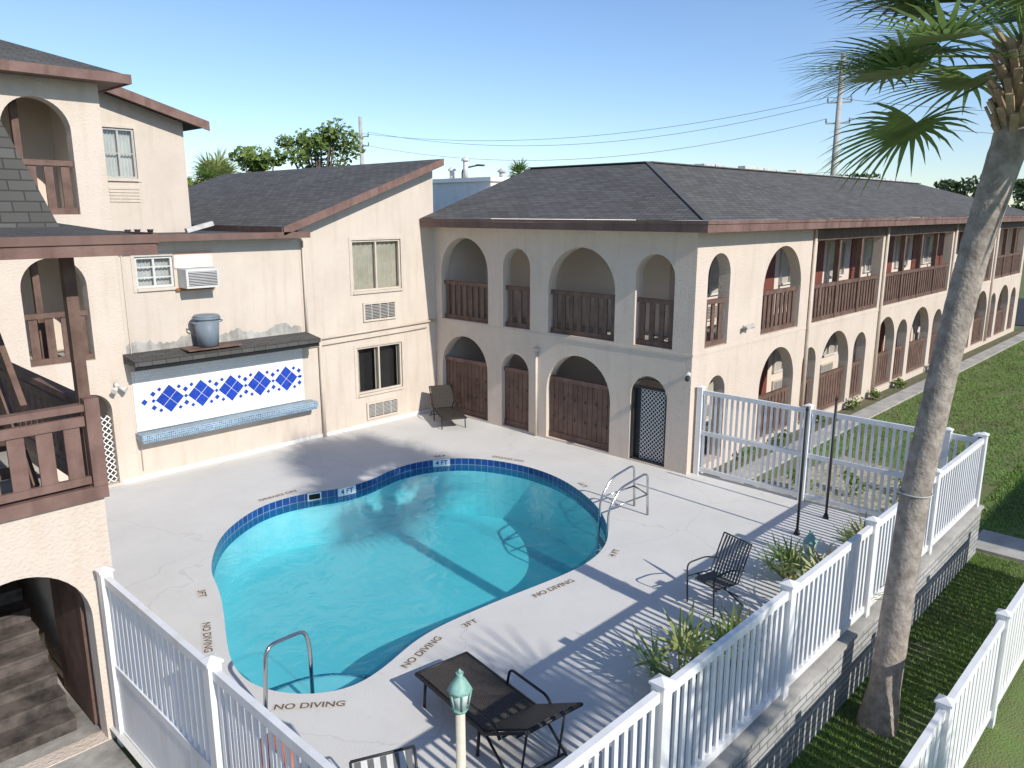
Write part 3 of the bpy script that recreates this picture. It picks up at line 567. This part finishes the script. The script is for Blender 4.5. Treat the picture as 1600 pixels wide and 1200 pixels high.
# ================================================================ FURNITURE
def chaise(loc,rot,ang,label,sc_=1):
    e=thing('chaise_lounge',label,'lounge chair',loc,rot); e.scale=(sc_,)*3
    m=MB(); m.box(-.33,.33,0,1.32,.33,.36,'wicker'); m.obj('seat',e,local=True)
    s_,c_=math.sin(ang),math.cos(ang); L_=.78
    m=MB(); q=lambda x,t,o:(x,-t*c_-o*s_,.36+t*s_-o*c_)
    m.hexa([q(-.33,0,0),q(.33,0,0),q(.33,L_,0),q(-.33,L_,0),q(-.33,0,-.03),q(.33,0,-.03),q(.33,L_,-.03),q(-.33,L_,-.03)],'wicker')
    m.obj('backrest',e,local=True)
    m=MB(); r=.02
    m.tube([(-.36,1.36,.34),(-.36,0,.34),q(-.36,L_,.0)],r,'black',8); m.tube([(.36,1.36,.34),(.36,0,.34),q(.36,L_,.0)],r,'black',8)
    m.tube([(-.36,1.36,.34),(.36,1.36,.34)],r,'black',8); m.tube([q(-.36,L_,0),q(.36,L_,0)],r,'black',8)
    for t in (.3,.55): m.tube([q(-.35,t,.05),q(.35,t,.05)],.012,'black',6)
    m.tube([q(-.25,.6,.05),(-.25,-.45,.05)],.014,'black',6); m.tube([q(.25,.6,.05),(.25,-.45,.05)],.014,'black',6)
    m.tube([(-.36,-.45,.05),(.36,-.45,.05)],.014,'black',6)
    m.obj('frame',e,local=True)
    for x in (-.36,.36):
        for y in (1.15,.1):
            m=MB(); m.tube([(x,y,.34),(x,y+.04,0)],.018,'black',8); m.obj('leg',e,local=True)
        m=MB(); m.tube(bend([(x,.55,.34),(x,.5,.56),(x,-.15,.56),(x,-.25,.42)],.08),.016,'black',8); m.obj('armrest',e,local=True)
        m=MB(); m.tube([(x,-.02,.34),(x,-.5,.0)],.016,'black',8); m.obj('leg',e,local=True)
    return e
chaise((5.25,5.02,0),math.radians(-8),math.radians(30),'dark brown wicker lounge chair with raised back on the pool deck')
chaise((13.75,15.75,0),math.radians(152),math.radians(50),'dark brown wicker lounge chair by the arcade in the corner',.88)
def dchair(loc,rot,label,stripe=False,sc_=1):
    e=thing('patio_chair',label,'patio chair',loc,rot); e.scale=(sc_,)*3
    def strip(P,gap=False): 
        for i in range(len(P)-1):
            (ya,za),(yb,zb)=P[i],P[i+1]
            N=9
            for j in range(N):
                xa=-.25+.5*j/N; xb=-.25+.5*(j+(.6 if not stripe else 1))/N
                m.hexa([(xa,ya,za-.008),(xb,ya,za-.008),(xb,yb,zb-.008),(xa,yb,zb-.008),(xa,ya,za+.008),(xb,ya,za+.008),(xb,yb,zb+.008),(xa,yb,zb+.008)],'light_sling' if (stripe and j%2) else 'sling')
    m=MB(); strip([(.28,.44),(.1,.41),(-.18,.42)]); m.obj('seat',e,local=True)
    m=MB(); strip([(-.18,.42),(-.26,.62),(-.33,.80),(-.42,.98)]); m.obj('backrest',e,local=True)
    for x in (-.28,.28):
        m=MB(); m.tube(bend([(x,.30,0),(x,.34,.66),(x,-.05,.68),(x,-.30,.60)],.1),.013,'black',8); m.obj('armrest',e,local=True)
        m=MB(); m.tube([(x,.30,.44),(x,-.18,.42),(x,-.34,.80),(x,-.43,1.0)],.012,'black',8); m.obj('side_rail',e,local=True)
        m=MB(); m.tube([(x,.1,.42),(x,-.34,0)],.012,'black',8); m.obj('leg',e,local=True)
    m=MB(); m.tube([(-.28,-.43,1.0),(.28,-.43,1.0)],.013,'black',8); m.obj('top_bar',e,local=True)
    m=MB(); m.tube([(-.28,-.2,.2),(.28,-.2,.2)],.01,'black',8); m.obj('stretcher',e,local=True)
    return e
dchair((9.55,5.05,0),math.radians(75),'dark metal slatted patio chair beside the spiky plants',False,.94)
dchair((3.30,4.50,-.0),math.radians(155),'patio chair with pale and dark striped back',True)
def lantern(loc,h=1.78):
    e=thing('lamp_post','cream lamp post with verdigris green lantern top','lamp post',loc,0,'lamp posts beside the pool deck')
    m=MB(); m.tube([(0,0,0),(0,0,.12),(0,0,.14),(0,0,h)],[.09,.09,.042,.038],'creampost',14); m.obj('post',e,local=True)
    d=h-1.78
    m=MB(); m.tube([(0,0,1.78+d),(0,0,1.80+d),(0,0,1.82+d)],[.04,.062,.07],'verdi',8); m.tube([(0,0,1.97+d),(0,0,1.99+d),(0,0,2.06+d),(0,0,2.09+d),(0,0,2.12+d)],[.10,.092,.05,.022,.032],'verdi',8); m.tube([(0,0,2.12+d),(0,0,2.15+d)],[.022,.004],'verdi',8)
    for j in range(6):
        a=j*math.pi/3; m.tube([(.062*math.cos(a),.062*math.sin(a),1.82+d),(.09*math.cos(a),.09*math.sin(a),1.98+d)],.007,'verdi',5)
    m.obj('lantern_frame',e,local=True)
    m=MB(); m.tube([(0,0,1.82+d),(0,0,1.97+d)],[.053,.08],'frost',6); m.obj('lamp_shade',e,local=True); return e
lantern((3.55,3.95,.06)); lantern((10.1,3.95,0),.95)
for i,(x,y) in enumerate(((12.83,5.27),(13.92,5.20))):
    e=thing('umbrella_pole','slim black metal pole standing on the pool deck','pole',(x,y,0),0,'black poles by the white fence')
    m=MB(); m.tube([(0,0,0),(0,0,2.28)],.024,'black',10); m.tube([(0,0,2.28),(0,0,2.34)],[.03,.02],'black',10); m.obj('pole_shaft',e,local=True)
    m=MB(); m.tube([(0,0,0),(0,0,.02),(0,0,.10)],[.055,.055,.03],'black',16); m.obj('base',e,local=True)
e=thing('life_ring','orange life ring hanging on the white fence','life ring',(2.68,5.2,1.1))
m=MB(); m.tube([(0,.28*math.cos(t),.28*math.sin(t)) for t in np.linspace(0,2*math.pi,25)],.055,'orange',10,False); m.obj('ring',e,local=True)
# ================================================================ FENCES
def fence(name,label,p,d,posts,zb,zt,rails,pk0,panel=None,pw=.05,step=.118):
    e=thing(name,label,'fence',(p[0]+d[0]*posts[0],p[1]+d[1]*posts[0],zb),0)
    for a in posts:
        m=MB(); m.bd(p,d,a-.06,a+.06,-.06,.06,zb,zt+.05,'white'); 
        q=lambda u,o,z:(p[0]+d[0]*(a+u)-d[1]*o,p[1]+d[1]*(a+u)+d[0]*o,z)
        t=.075; z0=zt+.05; m.hexa([q(-t,-t,z0),q(t,-t,z0),q(t,t,z0),q(-t,t,z0),q(-t,-t,z0+.02),q(t,-t,z0+.02),q(t,t,z0+.02),q(-t,t,z0+.02)],'white')
        for A,B in (((-t,-t),(t,-t)),((t,-t),(t,t)),((t,t),(-t,t)),((-t,t),(-t,-t))): m.face([q(*A,z0+.02),q(*B,z0+.02),q(0,0,z0+.06)],'white')
        m.obj('post',e)
    for a,b in zip(posts[:-1],posts[1:]):
        lo,hi=min(a,b)+.062,max(a,b)-.062
        m=MB()
        for z in rails: m.bd(p,d,lo,hi,-.03,.03,z-.045,z+.045,'white')
        nn_=int((hi-lo)/step)
        for i in range(nn_):
            c=lo+(i+.5)*(hi-lo)/nn_; m.bd(p,d,c-pw/2,c+pw/2,-.012,.012,pk0,zt-.045,'white')
        if panel:
            k=int((hi-lo)/.18)
            for i in range(k): m.bd(p,d,lo+i*(hi-lo)/k+.003,lo+(i+1)*(hi-lo)/k-.003,-.018,.018,panel[0],panel[1],'white')
        m.obj('picket_panel',e)
    return e
fence('picket_fence','white picket fence on a grey block wall beside the lawn',(0,2.95),X1,[2.5,4.8,7.1,9.4,11.9,14.5],.70,1.90,[.80,1.86],.80)
m=MB(); m.box(2.4,14.6,2.85,3.05,-.4,.66,'stone'); m.box(2.38,14.62,2.82,3.08,.66,.70,'concrete'); m.obj('retaining_wall',None,label='low grey stacked block wall under the white fence',category='wall',at=Vector((8,2.95,-.3)))
fence('picket_fence','white picket fence with solid lower boards by the arched passage',(2.5,0),Y1,[8.35,5.9,3.4],-.3,1.85,[.78,1.81,-.02],.8,(.0,.74))
fence('picket_fence','tall white picket fence with mid rail between deck and lawn',(14.5,0),Y1,[8.28,5.93,3.49,3.02],0,1.88,[.12,.95,1.84],.12,None)
fence('vinyl_fence','white vinyl board fence along the outer edge of the grass strip',(0,1.50),X1,[5.0,7.3,9.5,11.7,13.9],-.3,1.17,[0,1.13],.05,None,.125,.15)
# ================================================================ GROUND
GX=900
m=MB(); z=-.17
for (a_,b_,c_,d_) in ((-GX,3.0,-GX,GX),(13.5,GX,-GX,GX),(3.0,13.5,-GX,6.2),(3.0,13.5,14.5,GX)): m.face([(a_,c_,z),(b_,c_,z),(b_,d_,z),(a_,d_,z)],'lawn')
m.obj('ground',None,kind='structure')
m=MB(); m.face([(-8,-3,-.15),(2.42,-3,-.15),(2.42,16,-.15),(-8,16,-.15)],'dirtyconc'); m.obj('paving',None,kind='structure')
m=MB()
x=14.7
while x<47: m.box(x,x+1.18,7.45,7.95,-.2,-.12,'concrete'); x+=1.2
m.obj('path',None,kind='structure')
m=MB(); m.box(14.7,15.7,-4,3.0,-.2,-.12,'concrete'); m.obj('path',None,kind='structure')
m=MB(); m.face([(14.62,3.3,-.15),(18,3.6,-.15),(18.5,6.6,-.15),(14.62,7.3,-.15)],'gravel'); m.obj('gravel',None,kind='structure')
m=MB(); m.face([(14.62,7.97,-.14),(47,7.97,-.14),(47,8.4,-.14),(14.62,8.4,-.14)],'mulch'); m.obj('soil_bed',None,kind='structure')
m=MB(); m.box(47,62,-120,160,-.2,-.13,'asphalt'); m.obj('road',None,kind='structure')
def blades(name,regs,h=.045):
    P=np.vstack([rng.uniform((x0,y0),(x1,y1),(nb,2)) for x0,x1,y0,y1,nb in regs])
    dens=np.sin(P[:,0]*1.7+np.sin(P[:,1]*2.3))*np.sin(P[:,1]*2.9+P[:,0]*.6); P=P[(dens>-.6)|(rng.random(len(P))<.4)]
    N=len(P); a=rng.uniform(0,math.pi,N); hh=rng.uniform(.5,1.4,N)*h; w=.006+.012*(P[:,0]>15)
    dx=np.cos(a)*w; dy=np.sin(a)*w; lx=rng.normal(0,.02,N); ly=rng.normal(0,.02,N)
    V=np.empty((N,3,3)); V[:,0]=np.c_[P[:,0]-dx,P[:,1]-dy,np.full(N,-.17)]; V[:,1]=np.c_[P[:,0]+dx,P[:,1]+dy,np.full(N,-.17)]; V[:,2]=np.c_[P[:,0]+lx,P[:,1]+ly,-.17+hh]
    me=bpy.data.meshes.new(name); me.vertices.add(N*3); me.vertices.foreach_set('co',V.ravel()); me.loops.add(N*3); me.loops.foreach_set('vertex_index',np.arange(N*3)); me.polygons.add(N); me.polygons.foreach_set('loop_start',np.arange(N)*3); me.update(calc_edges=True); me.validate()
    me.materials.append(M['blade']); o=bpy.data.objects.new(name,me); COL.objects.link(o); o['kind']='stuff'
blades('grass',[(5,14.6,1.58,2.84,40000),(15.8,26,.5,3.4,24000),(18.6,46,1,7.4,44000)])
# ================================================================ PALMS
def frond(m,o,az,el,pet,bl,droop,k,nl=34,wmul=1):
    o=Vector(o); d=Vector((math.cos(az)*math.cos(el),math.sin(az)*math.cos(el),math.sin(el)))
    pts=[]; p=o.copy(); v=d.copy()
    for i in range(7):
        pts.append(p.copy()); p=p+v*pet/6; v=(v+Vector((0,0,-droop*.09))).normalized()
    m.tube(pts,[.022*wmul,.018*wmul]+[.014*wmul]*5,k,5,False)
    base=pts[-1]; side=v.cross(Vector((0,0,1)));
    if side.length<.1: side=Vector((1,0,0))
    side.normalize(); upv=side.cross(v)
    for j in range(nl):
        t=(j/(nl-1)-.5)*2; a=t*1.95
        ln=bl*(1-.32*abs(t))*random.uniform(.9,1.08)
        dr=(v*math.cos(a)+side*math.sin(a)+upv*.18+upv*.12*(1 if j%2 else -1)).normalized()
        wd=dr.cross(upv).normalized()*.021*wmul*bl
        q=base+v*(.10*bl*(1-abs(t))); dd=dr.copy(); prev=(q-wd*.5,q+wd*.5)
        S=4
        for s_ in range(S):
            q=q+dd*ln/S; dd=(dd+Vector((0,0,-droop*(.10+.16*s_)))).normalized()
            f=[1.25,1.0,.6,.06][s_]; cur=(q-wd*f,q+wd*f); m.face([prev[0],prev[1],cur[1],cur[0]],k); prev=cur
def palm(loc,pts,radii,nf,label,seed,pet=1.0,bl=1.15,crown_up=.55,elmin=-20,nl=44):
    random.seed(seed)
    e=thing('palm_tree',label,'palm tree',loc)
    m=MB(); P=[]; R=[]
    for i in range(len(pts)-1):
        for t in range(14):
            f=t/14; P.append(Vector(pts[i])*(1-f)+Vector(pts[i+1])*f); r=radii[i]*(1-f)+radii[i+1]*f; R.append(r*(1+.02*(t%2)+random.uniform(-.015,.015)))
    P.append(Vector(pts[-1]));R.append(radii[-1]); m.tube(P,R,'bark',20); m.obj('trunk',e)
    top=Vector(pts[-1]); m=MB()
    for i in range(70):
        az=i*2.4; h=-.15+(crown_up+.05)*i/70; a=Vector((math.cos(az),math.sin(az),0)); r=radii[-1]
        m.beam(top+a*r*.7+Vector((0,0,h)),top+a*(r+random.uniform(.06,.15))+Vector((0,0,h+random.uniform(.18,.3))),.07,.025,'boot',up=a)
    m.tube([top-Vector((0,0,.05)),top+Vector((0,0,crown_up))],[radii[-1],.12],'boot',14)
    m.obj('leaf_bases',e)
    m=MB()
    for i in range(nf):
        az=i*2.399+random.uniform(-.3,.3); el=math.radians(80-(80-elmin)*(i/nf)+random.uniform(-8,8))
        o=top+Vector((0,0,crown_up-.25*i/nf))
        frond(m,o,az,el,pet*random.uniform(.8,1.15),bl*random.uniform(.85,1.1),.25+.42*random.random(),'frond',nl)
    m.obj('crown',e)
    return e
palm((8.6,2.42,-.17),[(8.6,2.42,-.2),(8.66,2.40,.3),(8.81,2.36,2.6),(8.93,2.25,4.1),(9.04,2.14,5.2),(9.22,1.97,6.4)],[.225,.165,.148,.140,.143,.165],38,'tall sabal palm with leaning grey trunk growing in the grass strip',3,pet=1.15,bl=1.2,crown_up=.8,elmin=-10,nl=44)
palm((5.3,-7.2,-.17),[(5.3,-7.2,-.2),(5.35,-7.2,3),(5.4,-7.1,6.4)],[.22,.15,.15],15,'unseen sabal palm on the lawn casting frond shadows on the deck',5,nl=26)  # out of view, stands here to cast frond shadows on the deck
m=MB(); m.tube([(8.815+.163*math.cos(t),2.36+.163*math.sin(t),2.62) for t in np.linspace(0,2*math.pi,25)],.01,'alu',5,False); m.obj('trunk_strap',None,label='thin metal band wrapped around the palm trunk',category='strap',at=Vector((8.81,2.36,2.62)))
def spiky(loc,seed,nf,sz,label,kk=('frond','frond','frondy')):
    random.seed(seed); e=thing('fan_palm_plant',label,'plant',loc)
    m=MB()
    for i in range(nf):
        az=i*2.399; el=math.radians(random.uniform(25,80)); frond(m,(0,0,0),az,el,.38*sz*random.uniform(.7,1.2),.46*sz*random.uniform(.8,1.1),.15,random.choice(kk),11,1.7)
    m.obj('crown',e,local=True); m=MB(); m.tube([(0,0,-.1),(0,0,.1)],.06,'boot',8); m.obj('stem',e,local=True)
    return e
spiky((7.45,4.3,0),1,10,1.1,'spiky green fan palm plant growing beside the white fence',('frond','frondy','frondy'))
spiky((8.3,4.1,0),2,8,1.05,'spiky yellow green fan palm plant beside the white fence',('frondy','frondy','frond'))
spiky((11.0,4.6,0),4,10,1.0,'dark green spiky plant near the patio chair',('frond','frond','frondy'))
spiky((12.5,4.1,0),6,8,.95,'spiky green plant near the black pole',('frond','frondy'))
spiky((9.7,3.5,.5),8,7,1.1,'yellowing fan palm plant behind the white fence',('frondy','frondd'))
spiky((11.2,3.6,.5),9,6,1.1,'yellowing fan palm plant behind the white fence',('frondy','frondd'))
# ================================================================ TREES
def foliage(m,blobs,nper,ls,k):
    for (cx,cy,cz,r) in blobs:
        for _ in range(nper):
            v=Vector((random.gauss(0,1),random.gauss(0,1),random.gauss(0,1))).normalized()*r*random.uniform(.45,1.05); c=Vector((cx,cy,cz))+Vector((v.x,v.y,v.z*.7))
            a=Vector((random.gauss(0,1),random.gauss(0,1),random.gauss(0,1))).normalized(); b=a.orthogonal().normalized(); s_=ls*random.uniform(.6,1.4)
            m.face([c-a*s_,c+b*s_*.6,c+a*s_,c-b*s_*.6],k)
def tree(loc,h,R,nb,label,seed,k='leaf',low=.55,ls=.28,nper=150,name='tree'):
    random.seed(seed); e=thing(name,label,'tree',loc); x,y,z=loc
    m=MB(); tp=Vector((x+random.uniform(-.4,.4),y,z+h*.75)); m.tube([(x,y,z),((x+tp.x)/2+.2,y,z+h*.4),tp],[h*.028,h*.02,h*.01],'treebark',8)
    bl=[]
    for i in range(nb):
        a=random.uniform(0,6.28); rr=R*random.uniform(.2,.85); bz=z+h*random.uniform(low,.92); r=R*random.uniform(.22,.42); b=(x+rr*math.cos(a),y+rr*math.sin(a),bz,r); bl.append(b)
        m.tube([(x,y,z+h*random.uniform(.35,.6)),b[:3]],[h*.01,h*.004],'treebark',5)
    m.obj('trunk',e); m=MB(); foliage(m,bl,nper,ls,k); m.obj('crown',e); return e
tree((33.4,51.9,-.17),12.8,3.2,18,'tall pine with clumped green crown behind the roofs',11,'leaf',.62,.2,150,'pine_tree')
for i,(x,y,h,R) in enumerate(((25.4,52.5,9.6,2.8),(28.3,51,10.4,2.8),(22.5,53,8.8,2.6),(31,53,9.2,2.6))): tree((x,y,-.17),h,R,13,'broadleaf tree with rounded green crown behind the roofs',20+i,'leaf',.5,.22,150)
for i,(x,y,h,R) in enumerate(((92,34,10,3.8),(112,28,10,4.5),(118,22,10.2,5),(108,18,9.6,4.5))): tree((x,y,-.17),h,R,12,'dark green spreading tree beyond the far end of the motel',30+i,'leafd',.45,.35,80)
random.seed(14)
for i,x in enumerate((16.6,18.4,20.9,23.2,25.0,27.0,30.8)):
    e=thing('shrub','low green shrub in the soil bed beside the arcade','shrub',(x,8.15,-.14)); m=MB(); foliage(m,[(x+random.uniform(-.2,.2),8.15,random.uniform(0,.12),random.uniform(.12,.22)) for _ in range(3)],40,.05,'leaf'); m.obj('leaves',e)
for i,(x,y) in enumerate(((15.3,4.2),(15.9,5.4),(15.4,6.4),(16.6,4.6))):
    e=thing('shrub','low leafy garden shrub in pale gravel by the fence','shrub',(x,y,-.15)); m=MB(); foliage(m,[(x+random.uniform(-.2,.2),y+random.uniform(-.2,.2),random.uniform(.05,.2),random.uniform(.15,.25)) for _ in range(3)],45,.05,'leaf'); m.obj('leaves',e)
random.seed(5); m=MB()
for i in range(150):
    a=math.radians(-5+105*i/150); r=random.uniform(130,170); x=r*math.cos(a);y=r*math.sin(a)
    foliage(m,[(x,y,random.uniform(1.5,3.5),random.uniform(3.0,4.5))],45,.9,'leafd')
m.obj('woodland',None,kind='stuff')
random.seed(9); e=thing('palm_tree','small palm crown showing above the roof ridge','palm tree',(50,47,-.17)); m=MB(); m.tube([(50,47,-.17),(50,47,8.7)],.2,'bark',10); m.obj('trunk',e); m=MB()
for i in range(26): frond(m,(50,47,8.7),i*2.4,math.radians(75-100*i/26),.6,.9,.6,'frond',14,2)
m.obj('crown',e)
e=thing('palm_tree','bushy palm with arching fronds behind the rear block','palm tree',(22,45,-.17)); m=MB(); m.tube([(22,45,-.17),(22,45,7.0)],.22,'bark',10); m.obj('trunk',e); m=MB()
for i in range(34): frond(m,(22,45,7.1),i*2.4,math.radians(80-110*i/34),.9,1.3,.7,'frondy' if i%3 else 'frond',18,2)
m.obj('crown',e)
# ================================================================ UTILITY POLES + WIRES
def upole(loc,h,arms,label):
    e=thing('utility_pole',label,'utility pole',loc); x,y,z=loc
    m=MB(); m.tube([(x,y,z),(x,y,z+h)],[.30,.19],'concrete',12); m.obj('shaft',e)
    for a in arms:
        m=MB(); m.beam((x-.4,y+.9,z+a),(x+.4,y-.9,z+a),.12,.12,'concrete'); 
        for t in (-1,1): m.tube([(x-.38*t,y+.85*t,z+a+.06),(x-.38*t,y+.85*t,z+a+.4)],.07,'grey',6)
        m.obj('crossarm',e)
upole((69.9,28.2,-.17),18.8,[14.9,13.2],'tall grey concrete utility pole with crossarms'); upole((53.4,74.3,-.17),16.0,[13.9,12.9],'grey utility pole with crossarms behind the roofs')
def wire(a,b,sag,r=.022):
    a=Vector(a);b=Vector(b); m=MB(); m.tube([a.lerp(b,t)+Vector((0,0,-sag*4*t*(1-t))) for t in np.linspace(0,1,24)],r,'line',4,False); m.obj('power_line',None,label='thin dark overhead power line strung between poles',category='power line',group='overhead power lines',at=(a+b)/2)
wire((69.5,29.1,15.2),(53,75.1,14.2),2.0); wire((70.3,27.3,15.2),(53.8,73.5,14.2),2.6); wire((69.5,29.1,13.4),(53,75.1,13.1),2.6)
wire((69.5,29.1,15.2),(110,-10,15.5),1.5); wire((70.3,27.3,13.4),(110,-12,13.6),1.8); wire((69.9,28.2,9.0),(53.4,74.3,9.0),.8)
e=thing('street_light','slim street light with a curved arm beyond the roofs','street light',(48,52,-.17)); m=MB(); m.tube(bend([(48,52,-.17),(48,52,9.3),(49,51,9.6)],.4),.07,'black',8); m.obj('pole_shaft',e); m=MB(); m.box(48.8,49.5,50.7,51.1,9.52,9.66,'black'); m.obj('lamp_head',e)
# ================================================================ WORLD, SUN, CAMERA
el=math.radians(33); dx=.05
w=bpy.data.worlds.new('World'); sc.world=w; w.use_nodes=True; nt=w.node_tree; L=nt.links.new
bg=nt.nodes['Background']; sk=nn(nt,'ShaderNodeTexSky',sky_type='NISHITA'); sk.sun_disc=False; sk.sun_elevation=el; sk.sun_rotation=math.radians(183); sk.air_density=1.0; sk.dust_density=.1; sk.ozone_density=2.0
tn=nn(nt,'ShaderNodeMixRGB',blend_type='MULTIPLY'); tn.inputs[0].default_value=1; tn.inputs[2].default_value=(.83,.92,1.08,1)
L(sk.outputs[0],tn.inputs[1])
tc=nn(nt,'ShaderNodeTexCoord'); mp=nn(nt,'ShaderNodeMapping'); mp.inputs['Scale'].default_value=(1,1,5); L(tc.outputs['Generated'],mp.inputs[0])
ns=nn(nt,'ShaderNodeTexNoise'); ns.inputs['Scale'].default_value=2.2; ns.inputs['Detail'].default_value=6; L(mp.outputs[0],ns.inputs['Vector'])
cr=nn(nt,'ShaderNodeValToRGB'); cr.color_ramp.elements[0].position=.48; cr.color_ramp.elements[1].position=.85; cr.color_ramp.elements[1].color=(.2,.2,.2,1); L(ns.outputs['Fac'],cr.inputs[0])
mc=nn(nt,'ShaderNodeMixRGB',blend_type='MIX'); L(cr.outputs[0],mc.inputs[0]); L(tn.outputs[0],mc.inputs[1]); mc.inputs[2].default_value=(4.4,5.0,6.0,1)
L(mc.outputs[0],bg.inputs[0]); bg.inputs[1].default_value=.15
sd=bpy.data.lights.new('sun','SUN'); sd.energy=4.5; sd.angle=math.radians(.5); sd.color=(1,.955,.88)
so=bpy.data.objects.new('sun',sd); COL.objects.link(so); so.rotation_euler=Vector((dx,math.cos(el),-math.sin(el))).to_track_quat('-Z','Y').to_euler(); so.location=(0,-20,30)
cd=bpy.data.cameras.new('camera'); cd.lens=18*1214/800; cd.sensor_width=36; cd.clip_end=3000; cd.clip_start=.05
cam=bpy.data.objects.new('camera',cd); COL.objects.link(cam); cam.location=(0,0,5.6)
th=math.atan(269/1214); A=math.radians(43.75)
cam.rotation_euler=(math.pi/2-th,0,A-math.pi/2); sc.camera=cam
